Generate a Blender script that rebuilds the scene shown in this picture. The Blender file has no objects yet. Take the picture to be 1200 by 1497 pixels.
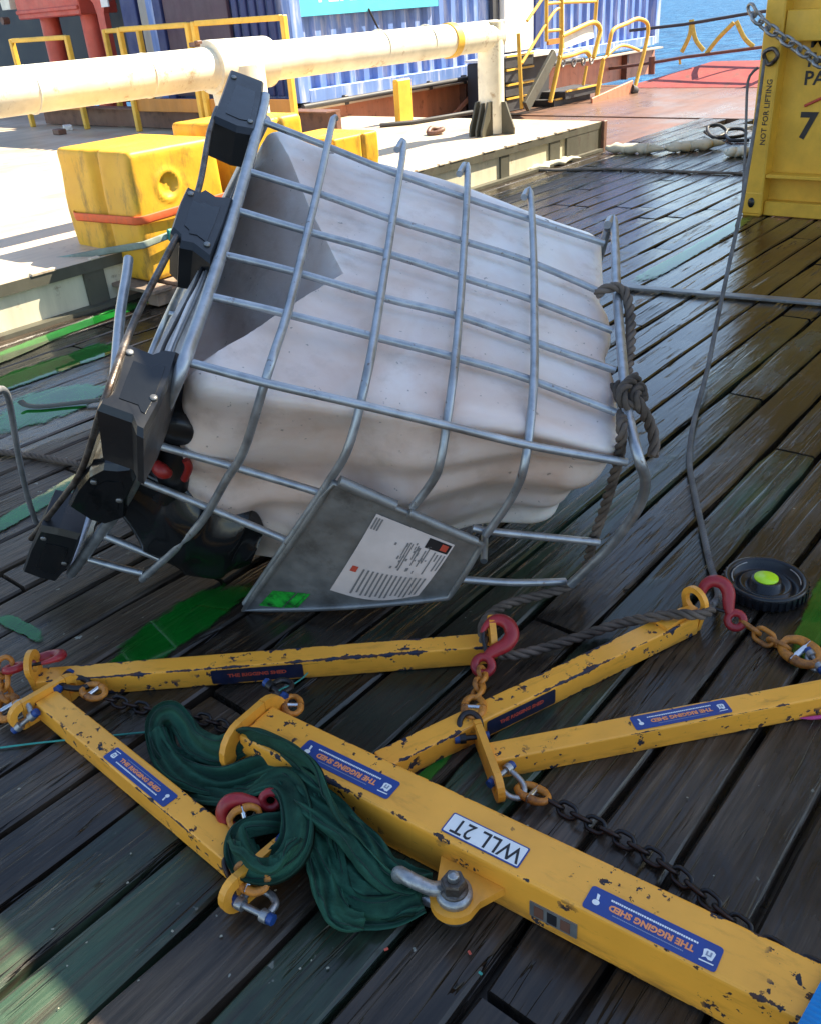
import bpy, bmesh, math, random
from mathutils import Vector as V, Matrix, noise as mnoise
random.seed(7)
S = bpy.context.scene
C = S.collection
# ------------------------------------------------------------------ camera, light, exposure
# calibrated pinhole: world X runs along the deck planks, Y across them (to the left), Z up
F, CX, CY, HC = 1300.0, 600.0, 748.5, 1.30
_vp = V((1260.0, -838.5, F)); _n = V((170.0, 2271.0, F)).normalized(); _x = _vp.normalized()
_u = -_n; _u = (_u - _x * _u.dot(_x)).normalized(); _y = _u.cross(_x)
RW = Matrix((_x, _y, _u))                       # world = RW @ camera ray (x right, y down, z forward)
cam_d = bpy.data.cameras.new('camera'); cam = bpy.data.objects.new('camera', cam_d); C.objects.link(cam)
_r, _up, _bk = RW @ V((1, 0, 0)), RW @ V((0, -1, 0)), RW @ V((0, 0, -1))
cam.matrix_world = Matrix(((_r.x, _up.x, _bk.x, 0), (_r.y, _up.y, _bk.y, 0), (_r.z, _up.z, _bk.z, HC), (0, 0, 0, 1)))
cam_d.sensor_fit = 'HORIZONTAL'; cam_d.sensor_width = 36; cam_d.lens = 36 * F / 1200
cam_d.clip_start = .02; cam_d.clip_end = 60000
S.camera = cam
SUN = V((.8475, -.385, 1.0)).normalized()
W = bpy.data.worlds.new('World'); S.world = W; W.use_nodes = True
wn = W.node_tree.nodes; wn.clear()
sky = wn.new('ShaderNodeTexSky'); sky.sky_type = 'NISHITA'; sky.sun_disc = False
sky.sun_elevation = math.asin(SUN.z); sky.sun_rotation = math.atan2(SUN.x, SUN.y)
sky.air_density = 1.0; sky.dust_density = .35; sky.ozone_density = 1.6
bg = wn.new('ShaderNodeBackground'); bg.inputs['Strength'].default_value = .11
wo = wn.new('ShaderNodeOutputWorld')
tint = wn.new('ShaderNodeMix'); tint.data_type = 'RGBA'; tint.blend_type = 'MULTIPLY'; tint.inputs[0].default_value = 1.0; tint.inputs[7].default_value = (1.0, .94, .865, 1)
W.node_tree.links.new(sky.outputs[0], tint.inputs[6]); W.node_tree.links.new(tint.outputs[2], bg.inputs[0]); W.node_tree.links.new(bg.outputs[0], wo.inputs[0])
sun_d = bpy.data.lights.new('sun', 'SUN'); sun_d.energy = 5.0; sun_d.angle = math.radians(.16); sun_d.color = (1, .88, .67)
sun = bpy.data.objects.new('sun', sun_d); C.objects.link(sun); sun.location = SUN * 30
sun.rotation_euler = SUN.to_track_quat('Z', 'Y').to_euler()
S.view_settings.view_transform = 'Standard'; S.view_settings.look = 'None'
S.view_settings.exposure = 1.72; S.view_settings.gamma = 1.0; S.view_settings.use_curve_mapping = False

# ------------------------------------------------------------------ placement helpers
CAM = V((0, 0, HC))
def ray(px, py): return RW @ V((px - CX, py - CY, F))
def gp(px, py, z=0.0):
    d = ray(px, py); return CAM + d * ((z - HC) / d.z)
def onX(px, py, x):
    d = ray(px, py); return CAM + d * (x / d.x)
def onY(px, py, y):
    d = ray(px, py); return CAM + d * (y / d.y)
def on_plane(px, py, p0, n):
    d = ray(px, py); return CAM + d * ((p0 - CAM).dot(n) / d.dot(n))
def rnd(a, b): return random.uniform(a, b)

# ------------------------------------------------------------------ mesh builder
def catmull(pts, per=8, closed=False):
    P = [V(p) for p in pts]; n = len(P); out = []
    if n < 3: per_ = per; return [P[0].lerp(P[-1], i / per_) for i in range(per_ + 1)]
    rng = range(n if closed else n - 1)
    for i in rng:
        if closed: a, b, c, d = P[(i - 1) % n], P[i], P[(i + 1) % n], P[(i + 2) % n]
        else: a, b, c, d = P[max(i - 1, 0)], P[i], P[i + 1], P[min(i + 2, n - 1)]
        for k in range(per):
            t = k / per
            out.append(.5 * ((2 * b) + (c - a) * t + (2 * a - 5 * b + 4 * c - d) * t * t + (3 * b - a - 3 * c + d) * t ** 3))
    if not closed: out.append(P[-1].copy())
    return out
def resample(pts, step):
    out = [pts[0].copy()]; acc = 0
    for a, b in zip(pts, pts[1:]):
        l = (b - a).length
        if l < 1e-9: continue
        t = step - acc
        while t <= l:
            out.append(a.lerp(b, t / l)); t += step
        acc = (acc + l) % step
    return out
def frames(pts, closed=False, ref=None):
    n = len(pts); T = []
    for i in range(n):
        if closed: t = pts[(i + 1) % n] - pts[i - 1]
        else: t = pts[min(i + 1, n - 1)] - pts[max(i - 1, 0)]
        T.append(t.normalized() if t.length > 1e-9 else V((0, 0, 1)))
    u = V(ref) if ref is not None else (V((0, 0, 1)) if abs(T[0].z) < .9 else V((1, 0, 0)))
    out = []
    for t in T:
        u = u - t * u.dot(t)
        u = u.normalized() if u.length > 1e-6 else t.orthogonal().normalized()
        out.append((t, u, t.cross(u)))
    return out
def frame(o, x, y):
    x = V(x).normalized(); y = V(y); y = (y - x * y.dot(x)).normalized(); z = x.cross(y)
    return Matrix(((x.x, y.x, z.x, o[0]), (x.y, y.y, z.y, o[1]), (x.z, y.z, z.z, o[2]), (0, 0, 0, 1)))
class MB:
    def __init__(s): s.v = []; s.f = []; s.sm = []
    def add(s, vs, fs, smooth=False, m=None):
        o = len(s.v)
        s.v += [tuple(m @ V(q)) if m else tuple(q) for q in vs]
        s.f += [tuple(i + o for i in f) for f in fs]; s.sm += [smooth] * len(fs)
        return s
    def bm(s, b, smooth=False, m=None):
        b.verts.index_update()
        s.add([v.co.copy() for v in b.verts], [[v.index for v in f.verts] for f in b.faces], smooth, m); b.free(); return s
    def box(s, c, size, m=None, bev=0.0, seg=1):
        b = bmesh.new(); bmesh.ops.create_cube(b, size=1)
        for v in b.verts: v.co = V((v.co.x * size[0], v.co.y * size[1], v.co.z * size[2])) + V(c)
        if bev: bmesh.ops.bevel(b, geom=b.edges[:], offset=bev, segments=seg, affect='EDGES', profile=.5)
        return s.bm(b, False, m)
    def bar(s, a, b_, w, h, up=(0, 0, 1), bev=0.0):
        a = V(a); b_ = V(b_); m = frame((a + b_) / 2, b_ - a, V(up).cross(b_ - a) if True else up)
        return s.box((0, 0, 0), ((b_ - a).length, w, h), m, bev)
    def tube(s, pts, r, n=10, closed=False, m=None, cap=True, ref=None, flat=None):
        pts = [V(p) for p in pts]; fr = frames(pts, closed, ref); vs = []; fs = []
        R = r if isinstance(r, (list, tuple)) else [r] * len(pts)
        for p, (t, u, w), rr in zip(pts, fr, R):
            for k in range(n):
                a = 2 * math.pi * k / n
                vs.append(p + u * (math.cos(a) * rr * (flat[1] if flat else 1)) + w * (math.sin(a) * rr * (flat[0] if flat else 1)))
        L = len(pts)
        for i in range(L if closed else L - 1):
            j = (i + 1) % L
            for k in range(n):
                k2 = (k + 1) % n; fs.append((i * n + k, i * n + k2, j * n + k2, j * n + k))
        s.add(vs, fs, True, m)
        if cap and not closed:
            s.add([vs[k] for k in range(n)], [tuple(range(n - 1, -1, -1))], False, m)
            s.add([vs[(L - 1) * n + k] for k in range(n)], [tuple(range(n))], False, m)
        return s
    def lathe(s, prof, n=24, m=None, smooth=True):
        vs = []; fs = []
        for r, z in prof:
            for k in range(n):
                a = 2 * math.pi * k / n; vs.append(V((r * math.cos(a), r * math.sin(a), z)))
        for i in range(len(prof) - 1):
            for k in range(n):
                k2 = (k + 1) % n; fs.append((i * n + k, i * n + k2, (i + 1) * n + k2, (i + 1) * n + k))
        s.add(vs, fs, smooth, m)
        s.add(vs[:n], [tuple(range(n - 1, -1, -1))], False, m); s.add(vs[-n:], [tuple(range(n))], False, m)
        return s
    def prism(s, poly, d0, d1, m=None, smooth=False):
        n = len(poly); vs = [V((p[0], p[1], d0)) for p in poly] + [V((p[0], p[1], d1)) for p in poly]
        fs = [tuple(range(n - 1, -1, -1)), tuple(range(n, 2 * n))] + [(i, (i + 1) % n, n + (i + 1) % n, n + i) for i in range(n)]
        return s.add(vs, fs, smooth, m)
    def ring_plate(s, poly, hole_c, hole_r, d0, d1, m=None):
        """plate with the outline poly (local xy) and a round hole"""
        n = len(poly); vs = []; fs = []
        for d in (d0, d1):
            for p in poly: vs.append(V((p[0], p[1], d)))
            for p in poly:
                q = (V((p[0], p[1])) - V(hole_c)).normalized() * hole_r + V(hole_c); vs.append(V((q.x, q.y, d)))
        for i in range(n):
            j = (i + 1) % n
            fs += [(i, n + i, n + j, j), (2 * n + i, 2 * n + j, 3 * n + j, 3 * n + i), (i, j, 2 * n + j, 2 * n + i), (n + i, 3 * n + i, 3 * n + j, n + j)]
        return s.add(vs, fs, False, m)
    def build(s, name, mat, parent=None, m=None):
        me = bpy.data.meshes.new(name); me.from_pydata(s.v, [], s.f)
        me.polygons.foreach_set('use_smooth', s.sm); me.update()
        b = bmesh.new(); b.from_mesh(me); bmesh.ops.recalc_face_normals(b, faces=b.faces); b.to_mesh(me); b.free()
        for mm in (mat if isinstance(mat, (list, tuple)) else [mat]): me.materials.append(mm)
        return link(name, me, parent, m)
def link(name, me, parent=None, m=None):
    o = bpy.data.objects.new(name, me); C.objects.link(o)
    if parent: o.parent = parent
    if m is not None: o.matrix_local = m
    return o
def tag(o, label=None, cat=None, group=None, kind=None):
    for k, v in (('label', label), ('category', cat), ('group', group), ('kind', kind)):
        if v: o[k] = v
    return o
def thing(name, label, cat, m=None, group=None):
    o = bpy.data.objects.new(name, None); C.objects.link(o); o.empty_display_size = .1
    if m is not None: o.matrix_world = m if isinstance(m, Matrix) else Matrix.Translation(m)
    return tag(o, label, cat, group)
def structure(o): o['kind'] = 'structure'; return o
def grid_tris(nu, nv, fn, wrap=False):
    vs = [fn(i / nu, j / nv) for i in range(nu + 1) for j in range(nv + 1)]
    fs = [(i * (nv + 1) + j, (i + 1) * (nv + 1) + j, (i + 1) * (nv + 1) + j + 1, i * (nv + 1) + j + 1) for i in range(nu) for j in range(nv)]
    return vs, fs
_fonts = {}
def text_verts(txt, size, bold=0.0):
    cu = bpy.data.curves.new('t', 'FONT'); cu.body = txt; cu.size = size; cu.align_x = 'CENTER'; cu.align_y = 'CENTER'
    cu.offset = bold; cu.resolution_u = 2
    o = bpy.data.objects.new('t', cu); C.objects.link(o)
    me = bpy.data.meshes.new_from_object(o.evaluated_get(bpy.context.evaluated_depsgraph_get()))
    vs = [v.co.copy() for v in me.vertices]; fs = [tuple(p.vertices) for p in me.polygons]
    bpy.data.objects.remove(o); bpy.data.curves.remove(cu); bpy.data.meshes.remove(me)
    return vs, fs
def rrect(w, h, r, k=4):
    out = []
    for cx, cy, a0 in ((w / 2 - r, h / 2 - r, 0), (-w / 2 + r, h / 2 - r, 90), (-w / 2 + r, -h / 2 + r, 180), (w / 2 - r, -h / 2 + r, 270)):
        for i in range(k + 1):
            a = math.radians(a0 + 90 * i / k); out.append((cx + r * math.cos(a), cy + r * math.sin(a)))
    return out

# ------------------------------------------------------------------ material helpers
class NT:
    def __init__(s, name):
        s.m = bpy.data.materials.new(name); s.m.use_nodes = True; s.t = s.m.node_tree; s.t.nodes.clear()
        s.out = s.t.nodes.new('ShaderNodeOutputMaterial'); s.b = s.t.nodes.new('ShaderNodeBsdfPrincipled')
        s.t.links.new(s.b.outputs[0], s.out.inputs[0])
    def n(s, typ, **kw):
        nd = s.t.nodes.new('ShaderNode' + typ)
        for k, v in kw.items():
            if k in nd.bl_rna.properties: setattr(nd, k, v)
            else: s.put(nd.inputs[k], v)
        return nd
    def put(s, sock, v):
        if isinstance(v, bpy.types.NodeSocket): s.t.links.new(v, sock)
        elif isinstance(v, bpy.types.Node): s.t.links.new(v.outputs[0], sock)
        else: sock.default_value = v if not (isinstance(v, tuple) and len(v) == 3 and sock.type == 'RGBA') else (*v, 1)
    def set(s, **kw):
        for k, v in kw.items(): s.put(s.b.inputs[k.replace('_', ' ')], v)
        return s
    def coord(s, kind='Object', scale=(1, 1, 1), offs=None):
        tc = s.n('TexCoord'); mp = s.n('Mapping'); s.put(mp.inputs['Vector'], tc.outputs[kind]); mp.inputs['Scale'].default_value = scale
        if offs is not None: s.put(mp.inputs['Location'], offs)
        return mp.outputs[0]
    def pos(s, scale=(1, 1, 1)):
        g = s.n('NewGeometry'); mp = s.n('Mapping'); s.put(mp.inputs['Vector'], g.outputs['Position']); mp.inputs['Scale'].default_value = scale
        return mp.outputs[0]
    def noise(s, vec, scale, detail=4, rough=.55, dist=0.0):
        nd = s.n('TexNoise'); s.put(nd.inputs['Vector'], vec); nd.inputs['Scale'].default_value = scale
        nd.inputs['Detail'].default_value = detail; nd.inputs['Roughness'].default_value = rough; nd.inputs['Distortion'].default_value = dist
        return nd.outputs[0]
    def ramp(s, f, a, b, lo=0.0, hi=1.0):
        nd = s.n('MapRange'); s.put(nd.inputs[0], f); nd.inputs[1].default_value = a; nd.inputs[2].default_value = b
        nd.inputs[3].default_value = lo; nd.inputs[4].default_value = hi; return nd.outputs[0]
    def math(s, op, a, b=None, c=None):
        nd = s.n('Math', operation=op); s.put(nd.inputs[0], a)
        if b is not None: s.put(nd.inputs[1], b)
        if c is not None: s.put(nd.inputs[2], c)
        return nd.outputs[0]
    def mix(s, f, a, b):
        nd = s.n('Mix', data_type='RGBA'); s.put(nd.inputs[0], f); s.put(nd.inputs[6], a); s.put(nd.inputs[7], b); return nd.outputs[2]
    def bump(s, h, strength=.3, dist=.01, nrm=None):
        nd = s.n('Bump'); s.put(nd.inputs['Height'], h); nd.inputs['Strength'].default_value = strength; nd.inputs['Distance'].default_value = dist
        if nrm is not None: s.put(nd.inputs['Normal'], nrm)
        s.put(s.b.inputs['Normal'], nd.outputs[0]); return nd.outputs[0]
    def rand(s): return s.n('ObjectInfo').outputs['Random']

def simple(name, col, rough=.5, metal=0.0, var=.25, scale=8, bump=.15, dirt=None, dirt_amt=.45, bscale=None, spec=.5):
    t = NT(name); v = t.coord(); f = t.noise(v, scale, 5)
    dark = tuple(c * (1 - var) for c in col); lite = tuple(min(c * (1 + var), 1) for c in col)
    c = t.mix(t.ramp(f, .3, .7), dark, lite)
    if dirt:
        d = t.noise(v, scale * .6, 8, .7); c = t.mix(t.ramp(d, 1 - dirt_amt - .12, 1 - dirt_amt + .1), c, dirt)
    t.set(Base_Color=c, Roughness=t.ramp(f, .25, .75, max(rough - .12, .02), min(rough + .15, 1)), Metallic=metal, Specular_IOR_Level=spec)
    if bump: t.bump(t.noise(v, bscale or scale * 6, 4), bump, .004)
    return t.m

def mat_plank():
    t = NT('wet_deck_timber'); r = t.rand()
    off = t.n('CombineXYZ', X=t.math('MULTIPLY', r, 37.0), Y=t.math('MULTIPLY', r, 11.0), Z=t.math('MULTIPLY', r, 5.0))
    g = t.noise(t.coord('Object', (1.6, 34, 20), off), 1.6, 8, .62, .6)       # grain
    g2 = t.noise(t.coord('Object', (5, 120, 60), off), 1.0, 5, .6)             # fine fibre
    blot = t.noise(t.coord('Object', (1, 2.2, 1), off), 3.2, 6, .6)
    wet = t.noise(t.pos((.8, 1.5, 1)), 1.5, 5, .62)                             # water lying on the deck, over several boards
    c = t.mix(t.ramp(g, .32, .7), (.031, .022, .015), (.135, .098, .068))
    c = t.mix(t.ramp(g2, .46, .62, 0, .55), c, (.018, .014, .012))
    # worn green and turquoise deck paint on some of the boards
    oc = t.n('SeparateColor', Color=t.n('ObjectInfo').outputs['Color'])
    gm = t.math('MULTIPLY', oc.outputs[0], t.ramp(blot, .27, .46))
    gm = t.math('MULTIPLY', gm, t.ramp(g, .34, .52))
    c = t.mix(t.math('MULTIPLY', gm, .85), c, t.mix(t.ramp(blot, .45, .7), (.020, .064, .034), (.030, .085, .052)))
    al = t.noise(t.pos(), 2.1, 5, .6)
    c = t.mix(t.ramp(al, .56, .70, 0, .55), c, (.035, .042, .010))              # algae
    ck = t.noise(t.coord('Object', (.9, 26, 8), off), 1.3, 3, .5, .4)                    # drying cracks along the grain
    ck = t.math('MULTIPLY', t.ramp(t.math('ABSOLUTE', t.math('SUBTRACT', ck, .5)), .012, .0, 0, 1), t.ramp(t.noise(t.coord('Object', (1.4, 3, 1), off), 2.0, 2), .46, .58))
    c = t.mix(ck, c, (.006, .005, .005))
    sp = t.noise(t.coord('Object', (1, 1, 1), off), 42, 2, .5)
    sp = t.math('MULTIPLY', t.ramp(sp, .738, .75), t.ramp(t.noise(t.pos(), 1.3, 3), .48, .56))
    c = t.mix(sp, c, (.36, .36, .30))                                          # paint splashes
    ps = t.n('SeparateXYZ', Vector=t.pos())
    ex = t.math('DIVIDE', t.math('SUBTRACT', ps.outputs[0], 4.4), 2.6); ey = t.math('DIVIDE', t.math('SUBTRACT', ps.outputs[1], 2.3), 1.5)
    fx = t.math('DIVIDE', t.math('SUBTRACT', ps.outputs[0], 1.9), 1.3); fy = t.math('DIVIDE', t.math('SUBTRACT', ps.outputs[1], 3.45), .5)
    fl1 = t.math('ADD', t.math('MULTIPLY', ex, ex), t.math('MULTIPLY', ey, ey)); fl2 = t.math('ADD', t.math('MULTIPLY', fx, fx), t.math('MULTIPLY', fy, fy))
    flood = t.ramp(t.math('MINIMUM', fl1, fl2), .35, 1.3, .12, 0)     # low part of the deck, where the wash collects
    dx = t.math('DIVIDE', t.math('SUBTRACT', ps.outputs[0], 1.05), .8); dy = t.math('DIVIDE', t.math('SUBTRACT', ps.outputs[1], 2.35), .75)
    d2 = t.math('ADD', t.math('POWER', t.math('DIVIDE', ps.outputs[0], .42), 2.0), t.math('POWER', t.math('DIVIDE', t.math('SUBTRACT', ps.outputs[1], 1.08), .35), 2.0))  # corner ellipse: boards lightened to paint in the sunlit patch
    dry_sunlit = t.ramp(t.math('MINIMUM', d2, t.math('ADD', t.math('MULTIPLY', dx, dx), t.math('MULTIPLY', dy, dy))), .4, 1.2, .13, 0)              # drained boards beside the tote, plus the painted-in sun patch
    wet = t.math('SUBTRACT', t.math('ADD', wet, flood), dry_sunlit)
    dk = t.ramp(wet, .36, .54)
    c = t.mix(t.math('MULTIPLY', dk, .80), c, (.010, .008, .007))              # soaked timber is darker
    lane = t.noise(t.pos((.25, 9, 1)), 1.6, 3, .5)
    wl = t.math('MAXIMUM', dk, t.ramp(t.math('SUBTRACT', t.math('ADD', lane, flood), dry_sunlit), .46, .54))
    rgh = t.math('ADD', t.math('SUBTRACT', t.ramp(wl, 0, 1, .46, .17), flood), t.ramp(g, .3, .7, -.03, .07))
    t.set(Base_Color=c, Roughness=rgh, Specular_IOR_Level=t.ramp(flood, 0, .10, .38, .85))
    h = t.math('ADD', t.math('MULTIPLY', g, .8), t.math('MULTIPLY', g2, .5))
    h = t.math('MULTIPLY', h, t.ramp(wl, 0, 1, 1.0, .26))
    h = t.math('SUBTRACT', h, t.math('MULTIPLY', ck, 1.2))
    t.bump(h, .95, .006)
    return t.m
def mat_chipped(name='chipped_yellow_paint', col=(.92, .40, .042), half=.05, amount=.0, power=9.0, dark=(.012, .016, .030)):
    """paint that has flaked along the corners of a square tube lying along local X"""
    t = NT(name); tc = t.n('TexCoord'); sx = t.n('SeparateXYZ', Vector=tc.outputs['Object'])
    ay = t.math('DIVIDE', t.math('ABSOLUTE', sx.outputs[1]), half)
    az = t.math('DIVIDE', t.math('ABSOLUTE', t.math('SUBTRACT', sx.outputs[2], half)), half)
    e = t.math('MINIMUM', ay, az)
    off = t.n('CombineXYZ', X=t.math('MULTIPLY', t.rand(), 31.0)); v = t.coord('Object', (1, 1, 1), off)
    nz = t.noise(v, 26, 7, .66); big = t.noise(v, 4.5, 3)
    e2 = t.math('POWER', e, power)
    thr = t.math('SUBTRACT', .71 - amount, t.math('MULTIPLY', e2, t.ramp(big, .38, .60, .02, .36)))
    chip = t.ramp(t.math('SUBTRACT', nz, thr), 0, .010)
    cl = t.math('MULTIPLY', t.ramp(t.noise(v, 52, 4, .6), .60, .612), t.ramp(t.noise(v, 7, 2), .50, .55))
    chip = t.math('MAXIMUM', chip, cl)
    sm = t.noise(v, 9, 5)
    c = t.mix(t.ramp(sm, .3, .7), tuple(x * .9 for x in col), tuple(min(x * 1.08, 1) for x in col))
    dirt = t.noise(t.coord('Object', (3, 12, 12), off), 3, 8, .7)
    c = t.mix(t.ramp(dirt, .55, .78, 0, .55), c, (.22, .085, .012))
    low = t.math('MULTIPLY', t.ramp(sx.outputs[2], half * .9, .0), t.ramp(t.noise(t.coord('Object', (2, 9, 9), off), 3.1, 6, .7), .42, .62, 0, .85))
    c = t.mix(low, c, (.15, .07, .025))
    scr = t.noise(t.coord('Object', (4, 60, 60), off), 2.2, 3)
    c = t.mix(t.ramp(scr, .70, .73, 0, .6), c, (.09, .045, .02))
    rust = t.mix(t.ramp(t.noise(v, 40, 3), .45, .62), dark, (.07, .026, .012))
    c = t.mix(chip, c, rust)
    t.set(Base_Color=c, Roughness=t.ramp(chip, 0, 1, .38, .72))
    h = t.math('SUBTRACT', t.math('MULTIPLY', t.noise(v, 60, 3), .12), chip); t.bump(h, .5, .002)
    return t.m
def mat_galv():
    t = NT('galvanised_tube'); v = t.pos(); f = t.noise(v, 26, 5, .6); g = t.noise(v, 5, 4)
    c = t.mix(t.ramp(f, .3, .72), (.30, .32, .345), (.50, .525, .55))
    c = t.mix(t.ramp(g, .56, .72, 0, .6), c, (.20, .19, .18))
    c = t.mix(t.ramp(t.noise(v, 70, 3), .66, .72, 0, .7), c, (.17, .11, .075))
    t.set(Base_Color=c, Metallic=.75, Roughness=t.ramp(f, .25, .75, .30, .52)); t.bump(t.noise(v, 150, 3), .12, .002)
    return t.m
def mat_hdpe():
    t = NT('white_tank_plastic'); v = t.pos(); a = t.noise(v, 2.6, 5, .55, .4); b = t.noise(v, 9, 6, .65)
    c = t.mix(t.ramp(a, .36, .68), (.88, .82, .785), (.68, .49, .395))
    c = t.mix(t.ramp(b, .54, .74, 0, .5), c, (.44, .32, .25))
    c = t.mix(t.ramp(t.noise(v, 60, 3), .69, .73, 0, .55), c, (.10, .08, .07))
    t.set(Base_Color=c, Roughness=.28, Subsurface_Weight=.55, Subsurface_Radius=(.05, .04, .03), Subsurface_Scale=.35)
    w = t.noise(t.pos((2.5, 2.5, 5)), 3.5, 4); t.bump(w, .18, .02)
    return t.m
def mat_block():
    t = NT('yellow_block_plastic'); v = t.coord(); a = t.noise(v, 6, 6, .65); b = t.noise(v, 24, 6, .7)
    c = t.mix(t.ramp(a, .35, .7), (.80, .46, .03), (.72, .37, .022))
    c = t.mix(t.ramp(t.noise(t.coord('Object', (1, 1, .35)), 9, 9, .75), .50, .66, 0, .75), c, (.17, .10, .03))
    t.set(Base_Color=c, Roughness=.5); t.bump(b, .25, .005); return t.m
def mat_paint_rust(name, col, rust=(.16, .06, .03), amt=.5, streak=True, rough=.5, light=None):
    t = NT(name); v = t.pos(); st = t.noise(t.pos((5, 5, .6) if streak else (3, 3, 3)), 1.6, 6, .65); f = t.noise(v, 7, 7, .7)
    c = t.mix(t.ramp(st, .3, .7), tuple(x * .8 for x in col), tuple(min(1, x * 1.15) for x in col))
    if light: c = t.mix(t.ramp(st, .50, .62, 0, .8), c, light)
    k = t.math('MULTIPLY', t.ramp(f, 1.02 - amt, 1.12 - amt), .85)
    c = t.mix(k, c, rust); t.set(Base_Color=c, Roughness=t.ramp(f, .3, .7, rough - .1, rough + .2)); t.bump(f, .25, .006)
    return t.m
def mat_steel_deck(name, a, b, rough=.5, wet=.3):
    t = NT(name); v = t.pos(); f = t.noise(v, 1.3, 8, .68); g = t.noise(v, 9, 6, .7); st = t.noise(t.pos((.5, 5, 1)), 2, 5)
    c = t.mix(t.ramp(f, .35, .65), a, b); c = t.mix(t.ramp(st, .5, .68, 0, .5), c, tuple(x * .45 for x in a))
    c = t.mix(t.ramp(g, .6, .75, 0, .6), c, (.13, .055, .03))
    t.set(Base_Color=c, Roughness=t.ramp(f, .4, .6, rough, wet)); t.bump(g, .3, .006); return t.m
def mat_sea():
    t = NT('sea_water'); a = t.noise(t.pos((.22, .5, 1)), 1.0, 8, .62, .3); b = t.noise(t.pos((.05, .1, 1)), 1.0, 4)
    c = t.mix(t.ramp(a, .4, .7), (.006, .060, .165), (.03, .15, .32))
    t.set(Base_Color=c, Roughness=.35, IOR=1.10, Specular_IOR_Level=.3)
    t.bump(t.math('ADD', a, t.math('MULTIPLY', b, 1.5)), 1.0, 1.1); return t.m
def mat_puddle():
    """thin film of green dyed water: see-through towards its edges, mirror-like at a low angle"""
    t = NT('dyed_green_water'); at = t.n('Attribute', attribute_name='depth'); d = at.outputs['Fac']; nz = t.noise(t.pos((1, 2.5, 1)), 16, 5, .65)
    al = t.ramp(t.math('ADD', d, t.math('MULTIPLY', t.math('SUBTRACT', nz, .5), 1.1)), .10, .34)
    tr = t.n('BsdfTransparent', Color=(.30, .82, .36, 1)); cl = t.n('BsdfTransparent', Color=(1, 1, 1, 1)); df = t.n('BsdfDiffuse', Color=(.010, .20, .022, 1))
    gl = t.n('BsdfGlossy', Color=(1, 1, 1, 1), Roughness=.03); fr = t.n('Fresnel', IOR=1.45)
    bp = t.n('Bump'); t.put(bp.inputs['Height'], t.noise(t.pos(), 14, 2)); bp.inputs['Strength'].default_value = .05; bp.inputs['Distance'].default_value = .003
    t.put(gl.inputs['Normal'], bp.outputs[0]); t.put(fr.inputs['Normal'], bp.outputs[0])
    def mixs(f, a, b_):
        m = t.n('MixShader'); t.put(m.inputs[0], f); t.t.links.new(a.outputs[0], m.inputs[1]); t.t.links.new(b_.outputs[0], m.inputs[2]); return m
    body = mixs(t.ramp(t.noise(t.pos(), 5, 4), .3, .7, .35, .75), tr, df); wet = mixs(fr.outputs[0], body, gl); fin = mixs(al, cl, wet)
    t.t.links.new(fin.outputs[0], t.out.inputs[0]); return t.m
def mat_fabric(name, a, b, weave=260):
    t = NT(name); v = t.pos(); f = t.noise(v, 9, 6, .65); w = t.noise(t.pos((1, 1, 1)), weave, 2)
    c = t.mix(t.ramp(f, .33, .67), a, b); c = t.mix(t.ramp(t.noise(v, 22, 4), .56, .72, 0, .6), c, tuple(x * .45 for x in a))
    pt = t.n('NewGeometry').outputs['Pointiness']; c = t.mix(t.ramp(pt, .51, .60, 0, .45), c, tuple(min(1, x * 1.9 + .01) for x in b)); c = t.mix(t.ramp(pt, .49, .43, 0, .6), c, tuple(x * .4 for x in a))  # ridges lightened and creases darkened: highlight and shade put into the colour
    t.set(Base_Color=c, Roughness=.8, Specular_IOR_Level=.25); t.bump(w, .45, .0025); return t.m
def mat_rope(name, a, b):
    t = NT(name); v = t.pos(); f = t.noise(v, 12, 5); w = t.noise(v, 420, 3)
    t.set(Base_Color=t.mix(t.ramp(f, .3, .7), a, b), Roughness=.85); t.bump(w, .5, .002); return t.m
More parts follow.
